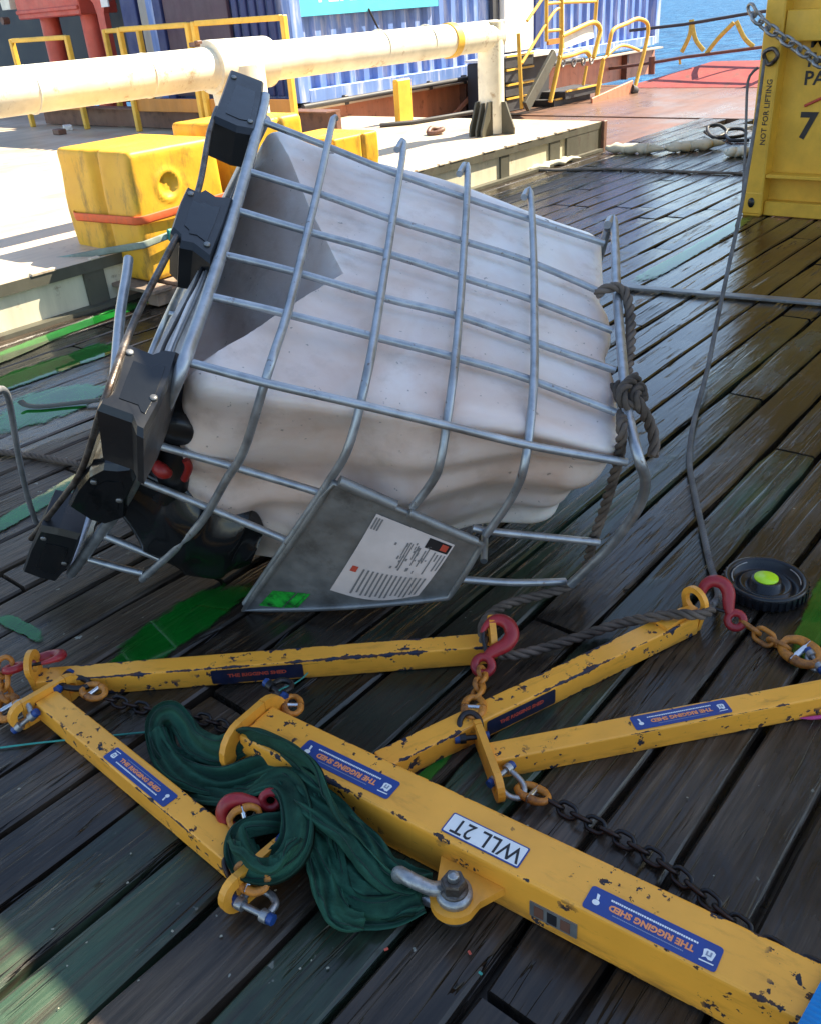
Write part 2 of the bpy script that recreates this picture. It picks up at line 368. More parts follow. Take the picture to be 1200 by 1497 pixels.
MT = dict(
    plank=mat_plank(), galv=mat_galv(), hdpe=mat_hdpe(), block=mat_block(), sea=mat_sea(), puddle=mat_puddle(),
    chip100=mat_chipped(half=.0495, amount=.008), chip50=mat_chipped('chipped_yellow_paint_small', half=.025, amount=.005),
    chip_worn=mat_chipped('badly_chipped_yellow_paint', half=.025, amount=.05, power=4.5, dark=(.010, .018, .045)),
    lugpaint=simple('orange_yellow_lug_paint', (.80, .34, .035), .42, 0, .2, 14, .2, (.10, .03, .015), .30),
    gap=simple('dark_wet_bilge', (.012, .012, .011), .25, 0, .3, 5, .3),
    black=simple('black_plastic', (.009, .010, .012), .34, 0, .2, 9, .1, (.05, .045, .04), .28),
    gloss=simple('shiny_black_plastic', (.008, .009, .010), .14, 0, .2, 7, .25, bscale=14),
    pan=simple('grey_sheet_steel', (.25, .25, .245), .42, .55, .22, 18, .12, (.12, .11, .10), .35),
    panlight=simple('light_sheet_steel', (.76, .73, .69), .45, .2, .2, 9, .2, (.25, .2, .17), .34),
    red=simple('red_hook_paint', (.30, .016, .022), .38, 0, .25, 20, .15, (.06, .02, .018), .30),
    redv=simple('red_valve_plastic', (.24, .012, .010), .4),
    orange=simple('orange_painted_chain', (.56, .20, .022), .48, 0, .25, 30, .25, (.07, .03, .018), .42),
    darksteel=simple('dark_oily_steel', (.035, .034, .036), .36, .7, .3, 30, .2, (.05, .022, .013), .40),
    bolt=simple('greasy_bolt_steel', (.14, .125, .115), .4, .75, .4, 40, .25, (.05, .03, .02), .45),
    shack=simple('galvanised_shackle', (.36, .37, .38), .40, .8, .25, 30, .25, (.20, .17, .15), .40),
    bluecap=simple('blue_pin_paint', (.012, .05, .20), .4, 0, .2, 20, .1),
    silver=simple('bright_pin_steel', (.6, .62, .64), .25, .9, .1, 20, .05),
    stick=simple('blue_sticker_vinyl', (.010, .045, .23), .38, 0, .12, 30, .0, (.05, .06, .12), .24),
    stickdark=simple('grimy_sticker_vinyl', (.010, .014, .040), .45, 0, .3, 30, .0, (.05, .03, .02), .4),
    flake=simple('cream_flake', (.30, .29, .22), .6, 0, .2, 30, 0), white=simple('white_print', (.78, .78, .76), .5, 0, .06, 30, 0), grey=simple('grey_print', (.25, .28, .36), .5, 0, .1, 30, 0),
    orangep=simple('orange_print', (.82, .28, .10), .5, 0, .15, 60, 0), blackp=simple('black_print', (.015, .015, .018), .5, 0, .1, 30, 0),
    redp=simple('red_print', (.50, .07, .04), .5, 0, .1, 30, 0), darkgreenp=simple('dim_grey_print', (.20, .19, .19), .5, 0, .1, 40, 0),
    paper=simple('label_paper', (.66, .57, .54), .5, 0, .08, 14, .05, (.45, .36, .28), .28),
    hazgreen=simple('green_label', (.02, .42, .04), .4, 0, .25, 60, 0, (.01, .05, .015), .45),
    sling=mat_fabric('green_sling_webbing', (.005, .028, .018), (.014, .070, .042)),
    rope3=mat_rope('brown_rope_fibre', (.032, .023, .017), (.19, .142, .108)), ropeb=mat_rope('grey_rope_fibre', (.085, .08, .075), (.19, .18, .17)),
    string=simple('turquoise_twine', (.03, .26, .22), .6, 0, .2, 30, .1), seam=simple('dark_green_stitching', (.008, .03, .022), .8),
    platelit=mat_steel_deck('worn_cream_steel_plate', (.66, .57, .45), (.47, .36, .25), .6, .4),
    web=mat_paint_rust('cream_painted_web', (.62, .58, .44), (.22, .16, .10), .42, True),
    girder=mat_paint_rust('grey_green_girder', (.085, .082, .062), (.06, .04, .03), .45),
    cream=mat_paint_rust('cream_pipe_paint', (.84, .80, .66), (.36, .24, .12), .44, False, .42),
    rustdeck=mat_steel_deck('rust_red_steel_deck', (.185, .085, .048), (.16, .115, .092), .45, .25),
    redslope=mat_paint_rust('red_bulwark_paint', (.34, .06, .05), (.16, .06, .05), .5, False),
    orangesteel=mat_paint_rust('salmon_painted_steel', (.55, .23, .13), (.24, .10, .06), .45),
    bluec=mat_paint_rust('blue_container_paint', (.15, .26, .60), (.14, .10, .09), .30, True, .45, (.50, .54, .70)),
    bluedark=mat_paint_rust('dark_blue_paint', (.03, .045, .16), (.05, .04, .04), .3),
    cyan=simple('cyan_sign_vinyl', (.10, .60, .78), .4, 0, .06, 5, 0), whitepanel=simple('white_locker_paint', (.85, .85, .84), .4, 0, .05, 4, .05, (.5, .42, .33), .2),
    maroon=mat_paint_rust('shaded_door_maroon', (.085, .05, .075), (.05, .03, .03), .35), greypanel=mat_paint_rust('grey_panel_paint', (.36, .34, .32), (.2, .17, .14), .3),
    redm=mat_paint_rust('red_machine_paint', (.58, .09, .055), (.25, .08, .05), .3, False, .4), dark=simple('dark_recess_steel', (.045, .045, .05), .6, 0, .3, 3, .2),
    rail=mat_paint_rust('yellow_handrail_paint', (.78, .47, .06), (.30, .13, .04), .36, False, .45), toe=mat_paint_rust('orange_toe_board', (.48, .20, .03), (.2, .1, .04), .35),
    browns=mat_paint_rust('brown_painted_steel', (.16, .075, .05), (.09, .05, .04), .5),
    contyel=mat_paint_rust('container_yellow_paint', (.72, .41, .036), (.26, .12, .02), .34, False, .45),
    chaing=simple('galvanised_chain', (.34, .35, .36), .4, .7, .3, 30, .2, (.12, .10, .09), .4), webyel=simple('yellow_webbing', (.62, .48, .10), .7, 0, .2, 20, .1),
    strapo=simple('orange_strap_webbing', (.72, .12, .03), .6, 0, .15, 30, .15), strapg=simple('grey_green_strap_webbing', (.22, .26, .22), .7, 0, .25, 12, .2, (.30, .50, .46), .36),
    pallet=simple('weathered_pallet_timber', (.26, .19, .14), .8, 0, .3, 12, .4, (.10, .08, .07), .42), boom=mat_fabric('white_absorbent_cloth', (.46, .44, .32), (.62, .60, .48), 90),
    lime=simple('lime_yellow_plastic', (.52, .85, .02), .35, 0, .06, 30, 0), lidblack=simple('black_lid_plastic', (.008, .009, .012), .30, 0, .2, 20, .08), bluesheet=simple('blue_ribbed_cloth', (.0, .20, .50), .55, 0, .12, 30, .1),
    cable=simple('black_hose_rubber', (.02, .02, .022), .5), pink=simple('pink_plastic', (.6, .06, .25), .4),
    marking=simple('worn_lime_deck_paint', (.26, .30, .08), .35, 0, .3, 9, .3, (.05, .045, .03), .45), hull=simple('hull_steel', (.10, .05, .045), .6),
)

# ------------------------------------------------------------------ sea, deck
b = MB(); R = 30000
b.add([(-R, -R, -5), (R, -R, -5), (R, R, -5), (-R, R, -5)], [(0, 1, 2, 3)])
structure(b.build('sea', MT['sea']))
b = MB(); b.box((4.2, 5.0, -.585), (20.2, 21, 1.05)); structure(b.build('ship_hull', MT['hull']))
deck = MB().box((2.2, .85, -.0525), (16.2, 7.1, .012)).build('timber_deck', MT['gap']); structure(deck)

SEAM0, PW = .21, .147
def plank_mesh(L, seed):
    rr = random.Random(seed); n = 14; wv = PW / 2 - .0045; t = .042; prof = []
    b = MB(); vs = []
    for i in range(n + 1):
        x = -L / 2 + L * i / n; end = .006 * rr.random() if i in (0, n) else 0
        e1 = wv - rr.random() ** 3 * .007; e2 = wv - rr.random() ** 3 * .007; cu = .0012 * (rr.random() - .5)
        if i in (0, n): e1 -= .006; e2 -= .006
        for (y, z) in ((-e1, -t), (-e1, -.005 - rr.random() * .003), (-e1 + .006, cu), (0, cu + .0025 * (rr.random() - .35)), (e2 - .006, cu), (e2, -.005 - rr.random() * .003), (e2, -t)):
            vs.append((x + (end if i == 0 else -end), y, z - (.004 if i in (0, n) and z > -.02 else 0)))
    fs = []; m = 7
    for i in range(n):
        for k in range(m - 1): fs.append((i * m + k, i * m + k + 1, (i + 1) * m + k + 1, (i + 1) * m + k))
    fs += [tuple(range(m)), tuple(n * m + k for k in range(m - 1, -1, -1))]
    b.add(vs, fs)
    me = bpy.data.meshes.new('plank'); me.from_pydata(b.v, [], b.f); me.update()
    bb = bmesh.new(); bb.from_mesh(me); bmesh.ops.recalc_face_normals(bb, faces=bb.faces); bb.to_mesh(me); bb.free()
    me.materials.append(MT['plank']); return me
PL = {L: [plank_mesh(L, int(L * 10) + k) for k in range(3)] for L in (1.8, 2.4, 3.2, 4.0)}
row = 0
for k in range(-15, 28):
    y = SEAM0 + PW * (k + .5); x = -3.4 + rnd(0, 1.4); xmax = 9.6
    if y < -.6: x = 1.0 if False else -1.0
    while x < xmax:
        L = random.choice((1.8, 2.4, 3.2, 4.0))
        if x > 5: L = random.choice((3.2, 4.0))
        if x + L > 10.25: L = max(q for q in (1.8, 2.4, 3.2, 4.0) if x + q <= 10.25 or q == 1.8)
        if x + L > 10.3: break
        o = link('plank', random.choice(PL[L]), deck)
        g_ = rnd(.75, 1) if (x < 1.0 and (k in (3, 5, 6))) else (rnd(.3, .8) if random.random() < .16 else 0)
        o.color = (g_, 0, 0, 1); o.location = (x + L / 2 - 0, y, rnd(-.0015, .0015)); o.rotation_euler = (rnd(-.016, .016), 0, rnd(-.0004, .0004))
        x += L + .007
# far steel deck and red bulwark slope
b = MB(); b.box((12.0, 4.6, -.03), (3.55, 9.0, .06)); b.box((9.0, 6.3, -.03), (2.3, 4.0, .05)); structure(b.build('steel_deck', MT['rustdeck']))
b = MB(); b.add([(13.3, -1, .005), (13.3, 6.9, .005), (14.2, 5.9, .27), (14.2, -1, .27), (14.3, 5.9, .0), (14.3, -1, 0), (14.3, 6.9, .0)],
                [(0, 1, 2, 3), (3, 2, 4, 5), (1, 6, 2), (2, 6, 4), (0, 3, 5)])
structure(b.build('red_deck_ramp', MT['redslope']))
# raised steel side deck with its girder edge
PY, PZ, PX1 = 4.30, .25, 7.94
b = MB(); b.box(((PX1 - 3.2) / 2, PY + 5.2, PZ - .0125), (PX1 + 3.2, 10.4, .025))
sd = structure(b.build('side_deck', MT['platelit']))
MB().box(((PX1 - 3.2) / 2, PY + .006, PZ - .030), (PX1 + 3.2, .022, .056)).build('edge_bar', MT['girder'], sd)
b = MB(); x = -3.0
while x < PX1 - .3:                                                    # ragged weld beads and scale on the lip
    w = rnd(.05, .22); b.box((x + w / 2, PY + .005, PZ + .004), (w, .03, rnd(.008, .018)), None, .003); x += w + rnd(.05, .3)
tag(b.build('weld_scale', MT['platelit'], sd), kind='stuff')
b = MB(); b.box(((PX1 - 3.2) / 2, PY + .030, PZ / 2 - .03), (PX1 + 3.15, .02, PZ - .065)); b.build('girder_web', MT['web'], sd)
b = MB(); b.box(((PX1 - 3.2) / 2, PY + .02, .012), (PX1 + 3.1, .13, .022)); b.build('girder_flange', MT['girder'], sd)
for sx in (2.52, 4.4, 6.35, 7.12):
    MB().box((sx, PY + .017, PZ / 2 - .015), (.16 if sx > 7 else .12, .03, PZ - .055)).build('web_stiffener', MT['girder'], sd)
MB().box((7.62, PY + .016, PZ / 2 - .012), (.62, .036, PZ - .05), bev=.004).build('end_plate', MT['girder'], sd)
MB().box((PX1 + .01, PY + .05, PZ / 2 - .002), (.06, .16, PZ + .015), bev=.006).build('end_post', MT['browns'], sd)

# puddles of dyed water lying on the boards
def puddle(pts, zz=.0045, jit=.012):
    P = [gp(*q) for q in pts]; P = catmull(P, 14, True); n = len(P); c = sum(P, V()) / n
    P = [p + V(((mnoise.noise(p * 9) * 2.2 + mnoise.noise(p * 30) * 1.4) * jit, (mnoise.noise(p * 9 + V((5, 5, 5))) + .5 * mnoise.noise(p * 34)) * jit, 0)) for p in P]
    rings = [(1.0, 0.0), (.86, .25), (.6, .7), (.3, 1.0)]; b = MB(); vs = []; dep = []
    for k, d in rings:
        for p in P: q = c.lerp(p, k); vs.append(V((q.x, q.y, zz))); dep.append(d)
    fs = [(r * n + i, r * n + (i + 1) % n, (r + 1) * n + (i + 1) % n, (r + 1) * n + i) for r in range(3) for i in range(n)] + [tuple(3 * n + i for i in range(n))]
    b.add(vs, fs); o = structure(b.build('puddle', MT['puddle'])); o.data.attributes.new('depth', 'FLOAT', 'POINT').data.foreach_set('value', dep)
puddle([(150, 975), (200, 925), (262, 880), (330, 850), (372, 862), (330, 905), (262, 950), (200, 990)])
puddle([(-20, 772), (40, 735), (100, 700), (150, 672), (130, 712), (60, 748), (-20, 790)], jit=.006)
puddle([(-20, 640), (10, 590), (60, 570), (140, 560), (175, 562), (120, 600), (40, 628)], jit=.02)
puddle([(-30, 562), (60, 530), (160, 498), (170, 515), (90, 545), (-20, 580)], jit=.02)
puddle([(1150, 965), (1172, 900), (1205, 838), (1260, 850), (1210, 930), (1180, 985)], jit=.004)
puddle([(-10, 905), (18, 900), (60, 925), (58, 942), (20, 925)], jit=.004)
puddle([(-30, 528), (60, 492), (200, 440), (215, 446), (100, 490), (-30, 545)], jit=.006)
puddle([(920, 410), (990, 372), (1085, 318), (1100, 322), (1010, 378), (950, 412)], jit=.008)
puddle([(530, 1190), (590, 1150), (640, 1110), (668, 1085), (672, 1092), (640, 1130), (590, 1175)], jit=.004)

# flat steel strap across the boards, thin wire further back
a, c = gp(896, 421), gp(1205, 447)
d = (c - a).normalized(); a -= d * .35; c += d * .5
tag(MB().bar(a + V((0, 0, .012)), c + V((0, 0, .012)), .055, .014, bev=.003).build('flat_bar', MT['pan']), 'long flat grey steel bar lying across the deck planks between tote and yellow container', 'steel bar')
a, c = gp(700, 243), gp(1100, 256)
tag(MB().tube(resample(catmull([a, gp(790, 250), gp(900, 249), gp(1000, 253), c], 10), .05), .011, 6).build('wire_rope', MT['ropeb'], m=Matrix.Translation((0, 0, .012))),
    'thin grey wire rope stretched across the far deck planks', 'wire rope')

# ------------------------------------------------------------------ cargo rail: pipe on posts
RY, RZ, RR = 4.90, 1.02, .118
t = thing('cargo_rail', 'thick cream painted pipe rail on posts along the edge of the raised side deck', 'pipe rail', V((4.1, RY, PZ)))
o = V((4.1, RY, PZ))
def T(*p): return V(p) - o
b = MB(); b.tube([T(-3.0, RY, RZ + .03), T(1, RY, RZ + .02), T(4.1, RY, RZ + .01), T(6.5, RY, RZ)], RR, 32)
b.tube([T(6.5, RY, RZ), T(6.9, RY, RZ), T(7.03 + .08, RY, RZ + .0)], RR * .985, 32); b.build('pipe', MT['cream'], t)
b = MB(); b.tube([T(7.03, RY, RZ + .10), T(7.03, RY, PZ + .005)], .112, 32)
b.build('post', MT['cream'], t)
MB().box(T(7.03, RY, RZ + .105), (.20, .19, .012), bev=.004).build('post_cap', MT['cream'], t)
b = MB(); b.tube([T(6.42, RY, RZ), T(6.5, RY, RZ)], .128, 32); b.build('pipe_band', MT['rail'], t)
b = MB(); b.tube([T(4.2, RY, RZ - .0), T(4.2, RY - .02, RZ - .35), T(4.2, RY - .03, PZ + .005)], [.185, .165, .165], 28); b.tube([T(3.98, RY, RZ + .015), T(4.46, RY, RZ + .008)], .152, 32); b.build('post', MT['cream'], t)
for wx in (-1.35, -.6, .35, 1.5, 2.05):
    w = V((wx, 0, RZ - o.z + .012)); MB().tube([w + V((0, RR * math.cos(a), RR * math.sin(a))) for a in [2 * math.pi * i / 28 for i in range(28)]], .005, 6, True).build('weld_seam', MT['cream'], t)
for sx, dy in ((-1, 0), (1, 0), (0, 1), (0, -1)):
    b = MB(); m = frame(T(7.03 + sx * .1, RY + dy * .1, PZ), V((sx, dy, 0)), V((0, 0, 1)))
    b.prism([(0, 0), (.14, 0), (.14, .05), (.05, .26), (0, .26)], -.009, .009, m); b.build('gusset', MT['girder'], t)
for sy in (-.062, .062):
    b = MB(); m = frame(T(7.03 - .085, RY + sy, PZ), V((-1, 0, 0)), V((0, 0, 1)))
    b.prism([(0, 0), (.16, 0), (.16, .05), (.06, .27), (0, .27)], -.009, .009, m); b.build('gusset', MT['girder'], t)
b = MB(); 
for q in range(7): b.box(T(4.0 + rnd(-.1, .12), RY + rnd(-.03, .03), RZ + .145 + rnd(0, .015)), (rnd(.03, .07), rnd(.03, .06), rnd(.015, .03)), bev=.004)
tag(b.build('debris', MT['browns'], t), kind='stuff')

# ------------------------------------------------------------------ handrails on the side deck
def hoop_rail(y0, y1, x, z1, label, low=True):
    t = thing('handrail', label, 'handrail', V((x, (y0 + y1) / 2, PZ)), 'yellow handrails behind the pipe rail'); r = .030
    yy0, yy1 = y0 - (y0 + y1) / 2, y1 - (y0 + y1) / 2; h = z1 - PZ
    for yy in (yy0, yy1): MB().box((0, yy, h / 2), (.06, .055, h), bev=.008).build('post', MT['rail'], t)
    MB().box((0, 0, h - .02), (.05, abs(yy1 - yy0) - .056, .05), bev=.008).build('top_bar', MT['rail'], t)
    if low: MB().box((.02, 0, .27), (.02, abs(yy1 - yy0) - .057, .13), bev=.004).build('toe_board', MT['toe'], t)
    return t
hoop_rail(11.52, 10.30, 6.4, 1.24, 'leftmost yellow handrail frame, in front of the red machine')
hoop_rail(10.28, 9.62, 6.9, 1.27, 'small ochre handrail between the two left frames, set further back', False)
hoop_rail(9.26, 8.10, 6.4, 1.28, 'yellow handrail frame in front of the pale grey and maroon panels')
hoop_rail(8.0, 6.72, 6.4, 1.285, 'rightmost yellow handrail frame, ending at the blue container corner')
b = MB(); b.box((6.66, 9.0, PZ + .11), (.06, 5.2, .20)); b.box((6.60, 9.0, PZ + .215), (.2, 5.2, .012))
tag(b.build('kerb_coaming', MT['browns']), 'long brown steel coaming behind the feet of the yellow handrails', 'coaming')
for px, py, c in ((88, 196, 'browns'), (100, 190, 'panlight'), (182, 184, 'panlight')):
    p = gp(px, py, PZ); tag(MB().box((0, 0, .03), (.10, .16, .06), bev=.008).build('loose_block', MT[c], m=Matrix.Translation(p) @ Matrix.Rotation(rnd(-.5, .5), 4, 'Z')),
        {88: 'small brown block on the side deck below the first handrail', 100: 'pale wooden chock beside the brown block under the first handrail', 182: 'pale block by the foot of the second handrail'}[px], 'block')

# ------------------------------------------------------------------ containers at the far side
t = thing('blue_container', 'faded blue corrugated shipping container with a cyan sign, behind the pipe rail', 'container', V((11.5, 7.6, .45)))
o = V((11.5, 7.6, .45)); X0, X1, H = 7.3, 15.78, 2.45
b = MB(); vs = []; n = 0; x = X0 + .16; pts = []
while x < X1 - .14:
    pts += [(x, 0), (x + .085, 0), (x + .12, .045), (x + .205, .045)]; x += .24
vs = [T(px, 7.6 + .02 + py, z) for px, py in pts for z in (.55, .45 + H)]
b.add(vs, [(2 * i, 2 * i + 2, 2 * i + 3, 2 * i + 1) for i in range(len(pts) - 1)]); b.build('corrugated_wall', MT['bluec'], t)
MB().box(T((X0 + X1) / 2, 7.6 + 1.25, .45 + H / 2), (X1 - X0 - .1, 2.34, H - .06)).build('body', MT['bluec'], t)
for xx in (X0 + .07, X1 - .07): MB().box(T(xx, 7.61, .45 + H / 2), (.15, .12, H)).build('corner_post', MT['bluec'], t)
MB().box(T((X0 + X1) / 2, 7.60, .50), (X1 - X0 - .3, .10, .13), bev=.006).build('bottom_rail', MT['bluec'], t)
a = onY(430, 25, 7.55); c = onY(642, 10, 7.55)
MB().box(T((a.x + c.x) / 2, 7.575, a.z + .40), (c.x - a.x, .02, .80), bev=.003).build('cyan_sign', MT['cyan'], t)
sg = [q for q in t.children if q.name.startswith('cyan')][0]
vs, fs = text_verts('TERMINALS', .36, .006); m = frame(T((a.x + c.x) / 2 + .02, 7.5635, a.z + .235), (1, 0, 0), (0, 0, 1))
MB().add([v for v in vs], fs, False, m).build('lettering', MT['white'], sg)
a = onY(737, 60, 7.5); c = onY(779, 60, 7.5)
MB().box(T((a.x + c.x) / 2, 7.54, .62 + .9), (c.x - a.x, .09, 1.75), bev=.01).build('white_locker', MT['whitepanel'], t)
MB().box(T(a.x - .12, 7.575, .62 + .9), (.13, .05, 1.75)).build('door_gap', MT['dark'], t)
MB().box(T(c.x + .2, 7.575, .62 + .9), (.12, .05, 1.75)).build('door_gap', MT['bluedark'], t)
for xa, xb in ((onY(540, 12, 7.55), onY(560, 40, 7.55)),):
    MB().tube([T(xa.x, 7.56, xa.z), T(xb.x, 7.56, xb.z - .1)], .012, 6).build('cable', MT['cable'], t)
for yy in (8.36, 8.22, 8.08, 7.94, 7.80): MB().box(T(7.275, yy, .45 + 1.22), (.05, .085, 2.3), None, .01).build('end_corrugation', MT['bluedark'], t)
MB().box(T(7.275, 9.02, .45 + 1.22), (.05, 1.10, 2.3), None, .006).build('end_door', MT['maroon'], t)  # maroon tone stands in for the look of the doors in shade
MB().box(T(7.265, 9.66, .45 + 1.22), (.08, .14, 2.4), None, .006).build('door_frame', MT['bluedark'], t)
MB().box(T(7.28, 8.8, .44), (.05, 2.3, .12), None, .006).build('door_sill', MT['bluedark'], t)
MB().box(T(8.5, 8.8, .22), (2.3, 2.2, .40)).build('skid_base', MT['dark'], t)
# coaming under the container
t = thing('salmon_coaming', 'salmon red steel coaming with a pale top flange under the blue container', 'coaming', V((11.5, 7.5, 0)))
o = V((11.5, 7.5, 0))
MB().box(T(11.5, 7.62, .19), (8.5, .06, .38)).build('plate', MT['orangesteel'], t)
MB().box(T(11.5, 7.56, .385), (8.5, .24, .02)).build('flange', MT['platelit'], t)
b = MB(); b.tube([T(7.2, 7.42, .425), T(10.6, 7.42, .43), T(13.0, 7.42, .42)], .028, 10); b.build('service_pipe', MT['dark'], t)
for xx in (7.9, 8.9, 9.4, 10.1): MB().box(T(xx, 7.46, .42), (.07, .06, .10), bev=.01).build('pipe_clamp', MT['dark'], t)
for xx in (10.2, 14.6): MB().box(T(xx, 7.54, .18), (.05, .10, .36)).build('stiffener', MT['browns'], t)
MB().bar(T(9.8, 7.44, .02), T(10.5, 7.44, .34), .04, .04).build('brace', MT['orangesteel'], t)
p = gp(591, 178, PZ)
tag(MB().box((0, 0, .22), (.22, .07, .40), bev=.012).build('yellow_bollard', MT['contyel'], m=Matrix.Translation((p.x, p.y, PZ - .02))), 'short flat mustard yellow post standing before the salmon coaming', 'post')
b = MB(); b.tube([gp(556, 186, PZ) + V((0, 0, .02)), gp(600, 182, PZ) + V((0, 0, .02)), gp(690, 168, PZ) + V((0, 0, .03))], .022, 8)
tag(b.build('loose_pipe', MT['dark']), 'thin dark pipe lying on the side deck left of the bracketed post', 'pipe')
p = gp(638, 196, PZ); b = MB(); b.tube(catmull([p + V(q) for q in ((-.08, .03, .02), (0, .06, .05), (.08, .02, .03), (.03, -.05, .04), (-.05, -.03, .02))], 5, True), .022, 8, True)
tag(b.build('rusty_shackle', MT['browns']), 'small rusty shackle on the side deck left of the bracketed post', 'shackle')

# grey locker beside the container end
t = thing('grey_locker', 'tall pale grey steel locker with a navy edge post between red machine and blue container', 'locker', V((7.5, 10.25, PZ)))
o = V((7.5, 10.25, PZ))
MB().box(T(7.75, 10.08, PZ + 1.25), (.5, .60, 2.5), None, .01).build('body', MT['greypanel'], t)
MB().box(T(7.60, 10.58, PZ + 1.25), (.22, .30, 2.5), None, .01).build('edge_post', MT['bluedark'], t)
MB().tube([T(7.47, 9.86, 1.62), T(7.45, 9.80, 1.55), T(7.48, 9.84, 1.46)], .014, 6).build('latch', MT['cable'], t)

# red winch frame
t = thing('red_machine', 'salmon red deck machine frame on two round red legs at the far left', 'deck machine', V((8.0, 12.3, PZ)))
o = V((8.0, 12.3, PZ)); XF = 7.75
def yz(px, py, x=XF): q = onX(px, py, x); return q
q0, q1, q2 = yz(28, 30), yz(118, 22), yz(150, 20)
MB().box(T(XF + .3, (q0.y + q1.y) / 2, q1.z + .60), (.6, q0.y - q1.y, 1.18), bev=.015).build('beam_box', MT['redm'], t)
MB().box(T(XF + .29, (q0.y + q1.y) / 2, q1.z + .1), (.64, q0.y - q1.y - .02, .05), bev=.01).build('lip', MT['redm'], t)
for px in (45, 105):
    q = yz(px, 30); b = MB(); b.tube([T(XF + .3, q.y, PZ), T(XF + .3, q.y, q1.z + .015)], .135, 24); b.build('leg', MT['redm'], t)
ya, yb = q1.y, yz(158, 20).y; zz = q1.z
m = frame(T(XF + .12, ya, PZ), (0, -1, 0), (0, 0, 1)); wv = ya - yb; hh = 2.3
arch = [(0, hh), (0, 1.42), (.10, 1.42), (.22, 1.33), (.26, 1.2), (.30, 0), (.40, 0), (.42, 1.2), (.47, 1.32), (wv, 1.36), (wv, hh)]
MB().prism(arch, -.04, .04, m).build('side_plate', MT['redm'], t)
MB().box(T(XF + .07, yz(147, 6).y, yz(147, 6).z + .03), (.02, .16, .12)).build('nameplate', MT['white'], t)
m = frame(T(XF + .1, yz(14, 0).y, PZ), (0, -1, 0), (0, 0, 1))
MB().prism([(-.5, 2.4), (-.35, 1.35), (-.12, 1.35), (-.05, 2.4)], -.05, .05, m).build('bracket', MT['cream'], t)
b = MB(); q = yz(3, 30); b.tube([T(XF, q.y, q.z), T(XF + .1, q.y, q.z)], .05, 12); b.build('bracket_pin', MT['browns'], t)
tag(MB().box((9.1, 15.5, PZ + 1.6), (.3, 11.0, 3.2)).build('dark_bulkhead', MT['dark']), 'dark grey steel bulkhead in shade behind the red machine legs', 'bulkhead')

# ------------------------------------------------------------------ boarding stairs beyond the pipe rail
SY = 6.5
t = thing('deck_stairs', 'yellow railed steel steps and platform beside the blue container', 'stairs', V((11.2, SY, 0)))
o = V((11.2, SY, 0))
def sp(px, py, y=SY): q = onY(px, py, y); return T(q.x, y, q.z)
def rail(pts, name='rail', r=.024, y=SY, mat='rail'):
    P = [sp(px, py, y) for px, py in pts]; b = MB(); b.tube(P if len(P) < 3 else resample(catmull(P, 8), .05), r, 10); b.build(name, MT[mat], t)
rail([(757, 48), (762, 158)], 'post')
rail([(762, 92), (807, 20), (820, 12)], 'handrail', .018)
rail([(770, 30), (796, -8)], 'handrail', .018)
rail([(798, -6), (798, 60)], 'post'); rail([(820, -6), (820, 62), (817, 87), (803, 152)], 'post', .03)
rail([(872, -6), (869, 34)], 'post'); rail([(798, 5), (820, 3), (873, 1)], 'handrail', .018)
rail([(797, 45), (820, 43)], 'handrail', .018)
MB().box(sp(808, 60), (.26, .03, .06)).build('kick_plate', MT['toe'], t)
rail([(819, 53), (840, 43), (867, 32), (877, 42), (873, 60), (866, 88)], 'loop_rail', .03)
rail([(816, 84), (835, 80), (855, 74), (863, 84)], 'loop_rail', .03)
a = sp(825, 70); c = sp(868, 54); MB().add([a, c, c + V((0, .02, .14)), a + V((0, .02, .12)), a + V((0, .03, 0)), c + V((0, .03, 0)), c + V((0, .05, .14)), a + V((0, .05, .12))],
    [(0, 1, 2, 3), (4, 5, 6, 7), (0, 1, 5, 4), (3, 2, 6, 7), (1, 2, 6, 5), (0, 3, 7, 4)]).build('guard_panel', MT['cream'], t)
rail([(887, 80), (891, 60), (896, 43), (915, 34), (933, 27), (947, 38), (940, 80), (924, 140)], 'loop_rail', .027, SY - .1)
rail([(881, 88), (871, 146)], 'post', .030, SY - .1); rail([(881, 86), (908, 66), (936, 74)], 'loop_rail', .02, SY - .1)
rail([(857, 96), (852, 124)], 'post', .02); 
# lower steps between the loops, treads with yellow nosings
for i, (px, py) in enumerate(((850, 150), (856, 137), (866, 125))):
    q = sp(px, py); m = Matrix.Translation(q + V((0, .35, -.02 + .0)))
    MB().box((0, 0, -.05), (.95, .42 if i == 2 else .30, .09), m).build('tread', MT['dark'], t); MB().box((0, -.16 - (.06 if i == 2 else 0), .0), (.94, .02, .02), m).build('nosing', MT['rail'], t)
P0, P1 = sp(864, 153, SY - .12), sp(924, 126, SY - .12)
MB().bar(P0, P1, .03, .17, bev=.006).build('stringer', MT['orangesteel'], t)
MB().tube([P1 + V((-.05, 0, -.02)), P1 + V((.07, -.01, -.06))], .06, 12).build('roller', MT['dark'], t)
MB().bar(sp(768, 156, SY - .05), sp(810, 78, SY - .05), .05, .14, bev=.006).build('stringer', MT['girder'], t)
for py in (80, 100, 122, 142):
    q = sp(768, py); MB().box(q + V((.1, .30, -.07)), (.62, .3, .11)).build('tread', MT['dark'], t); MB().box(q + V((.1, .145, .0)), (.60, .02, .02)).build('nosing', MT['rail'], t)
MB().box(T(10.9, 7.15, .62), (1.7, .5, .03)).build('platform', MT['panlight'], t)
MB().box(T(10.75, 7.2, .30), (1.3, .4, .58)).build('platform_base', MT['dark'], t)
